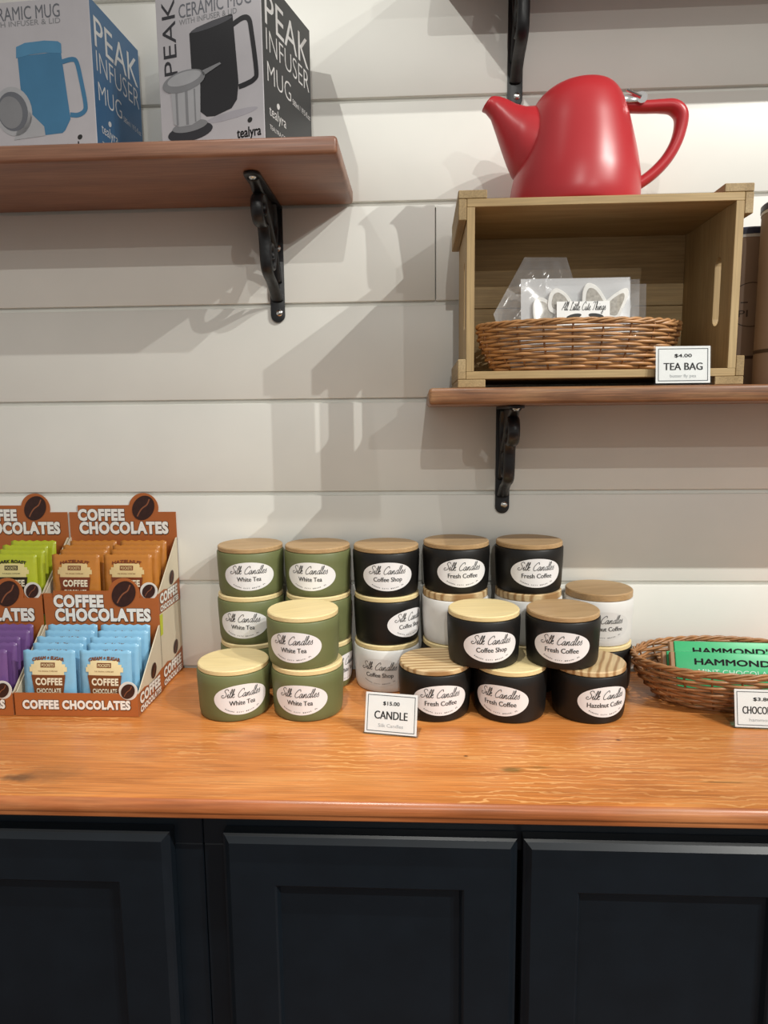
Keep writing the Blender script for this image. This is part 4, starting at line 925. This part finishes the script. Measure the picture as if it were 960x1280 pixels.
# ------------------------------------------------------------------ paper tubes at the right end of the shelf
tube_paper = mat('mushroom_paper', '#97806f', rough=0.6, var=0.04); navy = mat('navy_lid', '#2b3048', rough=0.4); white_band = mat('white_band', '#d8d8da', rough=0.4)
def canister(x, y, r, h, label):
    t = thing('paper_canister', label, 'canister', (x, y, SH), 0, 'paper canisters at the shelf end')
    obj('tube', lathe([(0.001, 0.0003), (r - 0.001, 0.0003), (r, 0.0013), (r, h - 0.012), (0.001, h - 0.012)], 48), tube_paper, t, smooth=True, auto=True)
    obj('band', lathe([(0.001, h - 0.0119), (r + 0.0006, h - 0.0119), (r + 0.0006, h - 0.0085), (0.001, h - 0.0085)], 48), white_band, t, smooth=True, auto=True)
    obj('lid', lathe([(0.001, h - 0.0084), (r + 0.0012, h - 0.0084), (r + 0.0012, h - 0.002), (r - 0.001, h), (0.001, h)], 48), navy, t, smooth=True, auto=True)
    # dark seam band, circle emblem and word
    al = math.atan2(-x, D + y); em = []
    a = Art(); k = 40; cr_ = 0.026
    a.stroke([(cr_ * math.cos(2 * math.pi * i / k), cr_ * math.sin(2 * math.pi * i / k)) for i in range(k)], 0.0011, smooth=False, closed=True)
    a.text('PI', -0.014, -0.0035, -0.010, 0.0085, 0.01); a.rect(-0.012, 0.002, -0.004, 0.0035)
    o = a.build('emblem', mat('sepia_print', '#4a382c'), t, cyl_map(r, 0.0003, h * 0.52)); o.rotation_euler = (0, 0, al + 0.31)
    o = Art().grid(-r * 1.4, h * 0.18, r * 1.4, h * 0.20, 30, 1).build('stripe', mat('sepia_print', '#4a382c'), t, cyl_map(r, 0.0003, 0)); o.rotation_euler = (0, 0, al)
canister(0.4080, -0.0450, 0.0415, 0.190, 'mushroom brown paper canister between the crate and the nearer canister')
canister(0.4345, -0.1310, 0.0415, 0.204, 'mushroom brown paper canister at the right picture edge, nearest the viewer')

# ------------------------------------------------------------------ chocolate bars in the counter basket
green_w = mat('mint_green_wrapper', '#3cb878', rough=0.4, var=0.03); foil_w = mat('kraft_bar_end', '#a9805c', rough=0.5)
def bar(x, y, z, rz, lean, label, txt=True):
    t = thing('chocolate_bar', label, 'chocolate bar', (x, y, z), rz, 'mint chocolate bars in the basket')
    L_, H_, T_ = 0.150, 0.047, 0.009
    wbd = obj('wrapper', box(0.006, L_ - 0.006, -T_ / 2, T_ / 2, 0, H_, 0.0016, 2), green_w, t, smooth=True, auto=True); wbd.rotation_euler = (-lean, 0, 0)
    for a, b in ((0, 0.0058), (L_ - 0.0058, L_)): obj('wrapper_end', box(a, b, -T_ / 2 + .0008, T_ / 2 - .0008, 0.0006, H_ - 0.0006, 0.001, 1), foil_w, wbd)
    pm = lambda off: plane_map((0, -T_ / 2, 0), (1, 0, 0), (0, 0, 1), off)
    Art().text("HAMMOND'S", 0.029, 0.131, 0.0350, 0.0085, 0.04).build('lettering', ink, wbd, pm(0.0003))
    Art().text('MINT CHOCOLATE', 0.033, 0.127, 0.0225, 0.0066).build('lettering', mat('pale_mint_print', '#cfeedd'), wbd, pm(0.0003))
bz = CT + 0.0075
bar(0.3210, -0.1120, bz + 0.012, -0.10, 0.42, 'mint green chocolate bar in front in the counter basket')
bar(0.3290, -0.0860, bz + 0.017, -0.06, 0.40, 'mint green chocolate bar behind the front one in the basket')
bar(0.3150, -0.1005, bz + 0.008, -0.08, 0.42, 'mint green chocolate bar between the two others, lowest in the basket')

# ------------------------------------------------------------------ acrylic price signs
acrylic = clear('clear_acrylic', tint=(0.99, 0.995, 0.995), gloss=0.015, rough=0.02)
sign_ink = mat('sign_frame_ink', '#3d454c', rough=0.6); grey_ink = mat('pale_grey_ink', '#a9acae', rough=0.6)
def sign(loc, rz, w, h, lean, price, word, sub, label):
    t = thing('price_sign', label, 'price sign', loc, rz, 'acrylic price signs')
    ca, sa = math.cos(lean), math.sin(lean); Mx = Matrix.Rotation(-lean, 4, 'X')
    bm = bmesh.new()
    b2 = box(-w / 2 - 0.0018, w / 2 + 0.0018, 0.0009, 0.0021, 0, h + 0.0015, 0.0003, 1); merge(bm, b2, 0, Mx)          # back sheet
    b2 = box(-w / 2 - 0.0018, w / 2 + 0.0018, -0.0016, -0.0007, 0, h + 0.0005, 0.0003, 1); merge(bm, b2, 0, Mx)        # front sheet
    add_box(bm, -w / 2 - 0.0018, w / 2 + 0.0018, -0.0018, 0.026, 0.0003, 0.0017, 0.0003, 1)                             # foot
    hd = obj('holder', xform(bm, Matrix.Translation((0, 0, 0.0004))), acrylic, t)
    cd = obj('card', xform(box(-w / 2, w / 2, -0.0003, 0.0003, 0.0014, h), Matrix.Translation((0, 0, 0.0008)) @ Mx), paper, t)
    xd = (1, 0, 0); zd = (0, sa, ca)
    o = Vector((0, 0, 0.0008)); pm = lambda off: plane_map(o, xd, zd, off)
    Art().frame(-w / 2 + 0.0025, 0.0036, w / 2 - 0.0025, h - 0.0025, 0.0007).build('border', sign_ink, cd, pm(0.0005))
    Art().text(price, -w * 0.16, w * 0.16, h * 0.755, h * 0.095, 0.03).build('price_lettering', ink, cd, pm(0.0005))
    ww = min(0.36, 0.052 * len(word) + 0.01)
    Art().text(word, -w * ww, w * ww, h * 0.475, h * 0.20, 0.022, shifts='D').build('word_lettering', ink, cd, pm(0.0005))
    Art().text(sub, -w * 0.24, w * 0.24, h * 0.225, h * 0.085, 0.0).build('small_lettering', grey_ink, cd, pm(0.0005))
pa, pb = onZ(455, 917, CT), onZ(521, 923, CT)
sign(((pa.x + pb.x) / 2, (pa.y + pb.y) / 2, CT), math.atan2(pb.y - pa.y, pb.x - pa.x), 0.0615, 0.0475, 0.26, '$15.00', 'CANDLE', 'Silk Candles', 'small acrylic price sign reading candle in front of the candle stacks')
sign((0.4005, -0.1860, CT), -0.06, 0.0615, 0.0450, 0.22, '$3.80', 'CHOCOLATE', 'hammonds', 'small acrylic price sign reading chocolate in front of the counter basket')
sign((0.2935, -0.1770, SH), 0.03, 0.0600, 0.0420, 0.10, '$4.00', 'TEA BAG', 'butter fly pea', 'small acrylic price sign reading tea bag on the shelf before the crate')
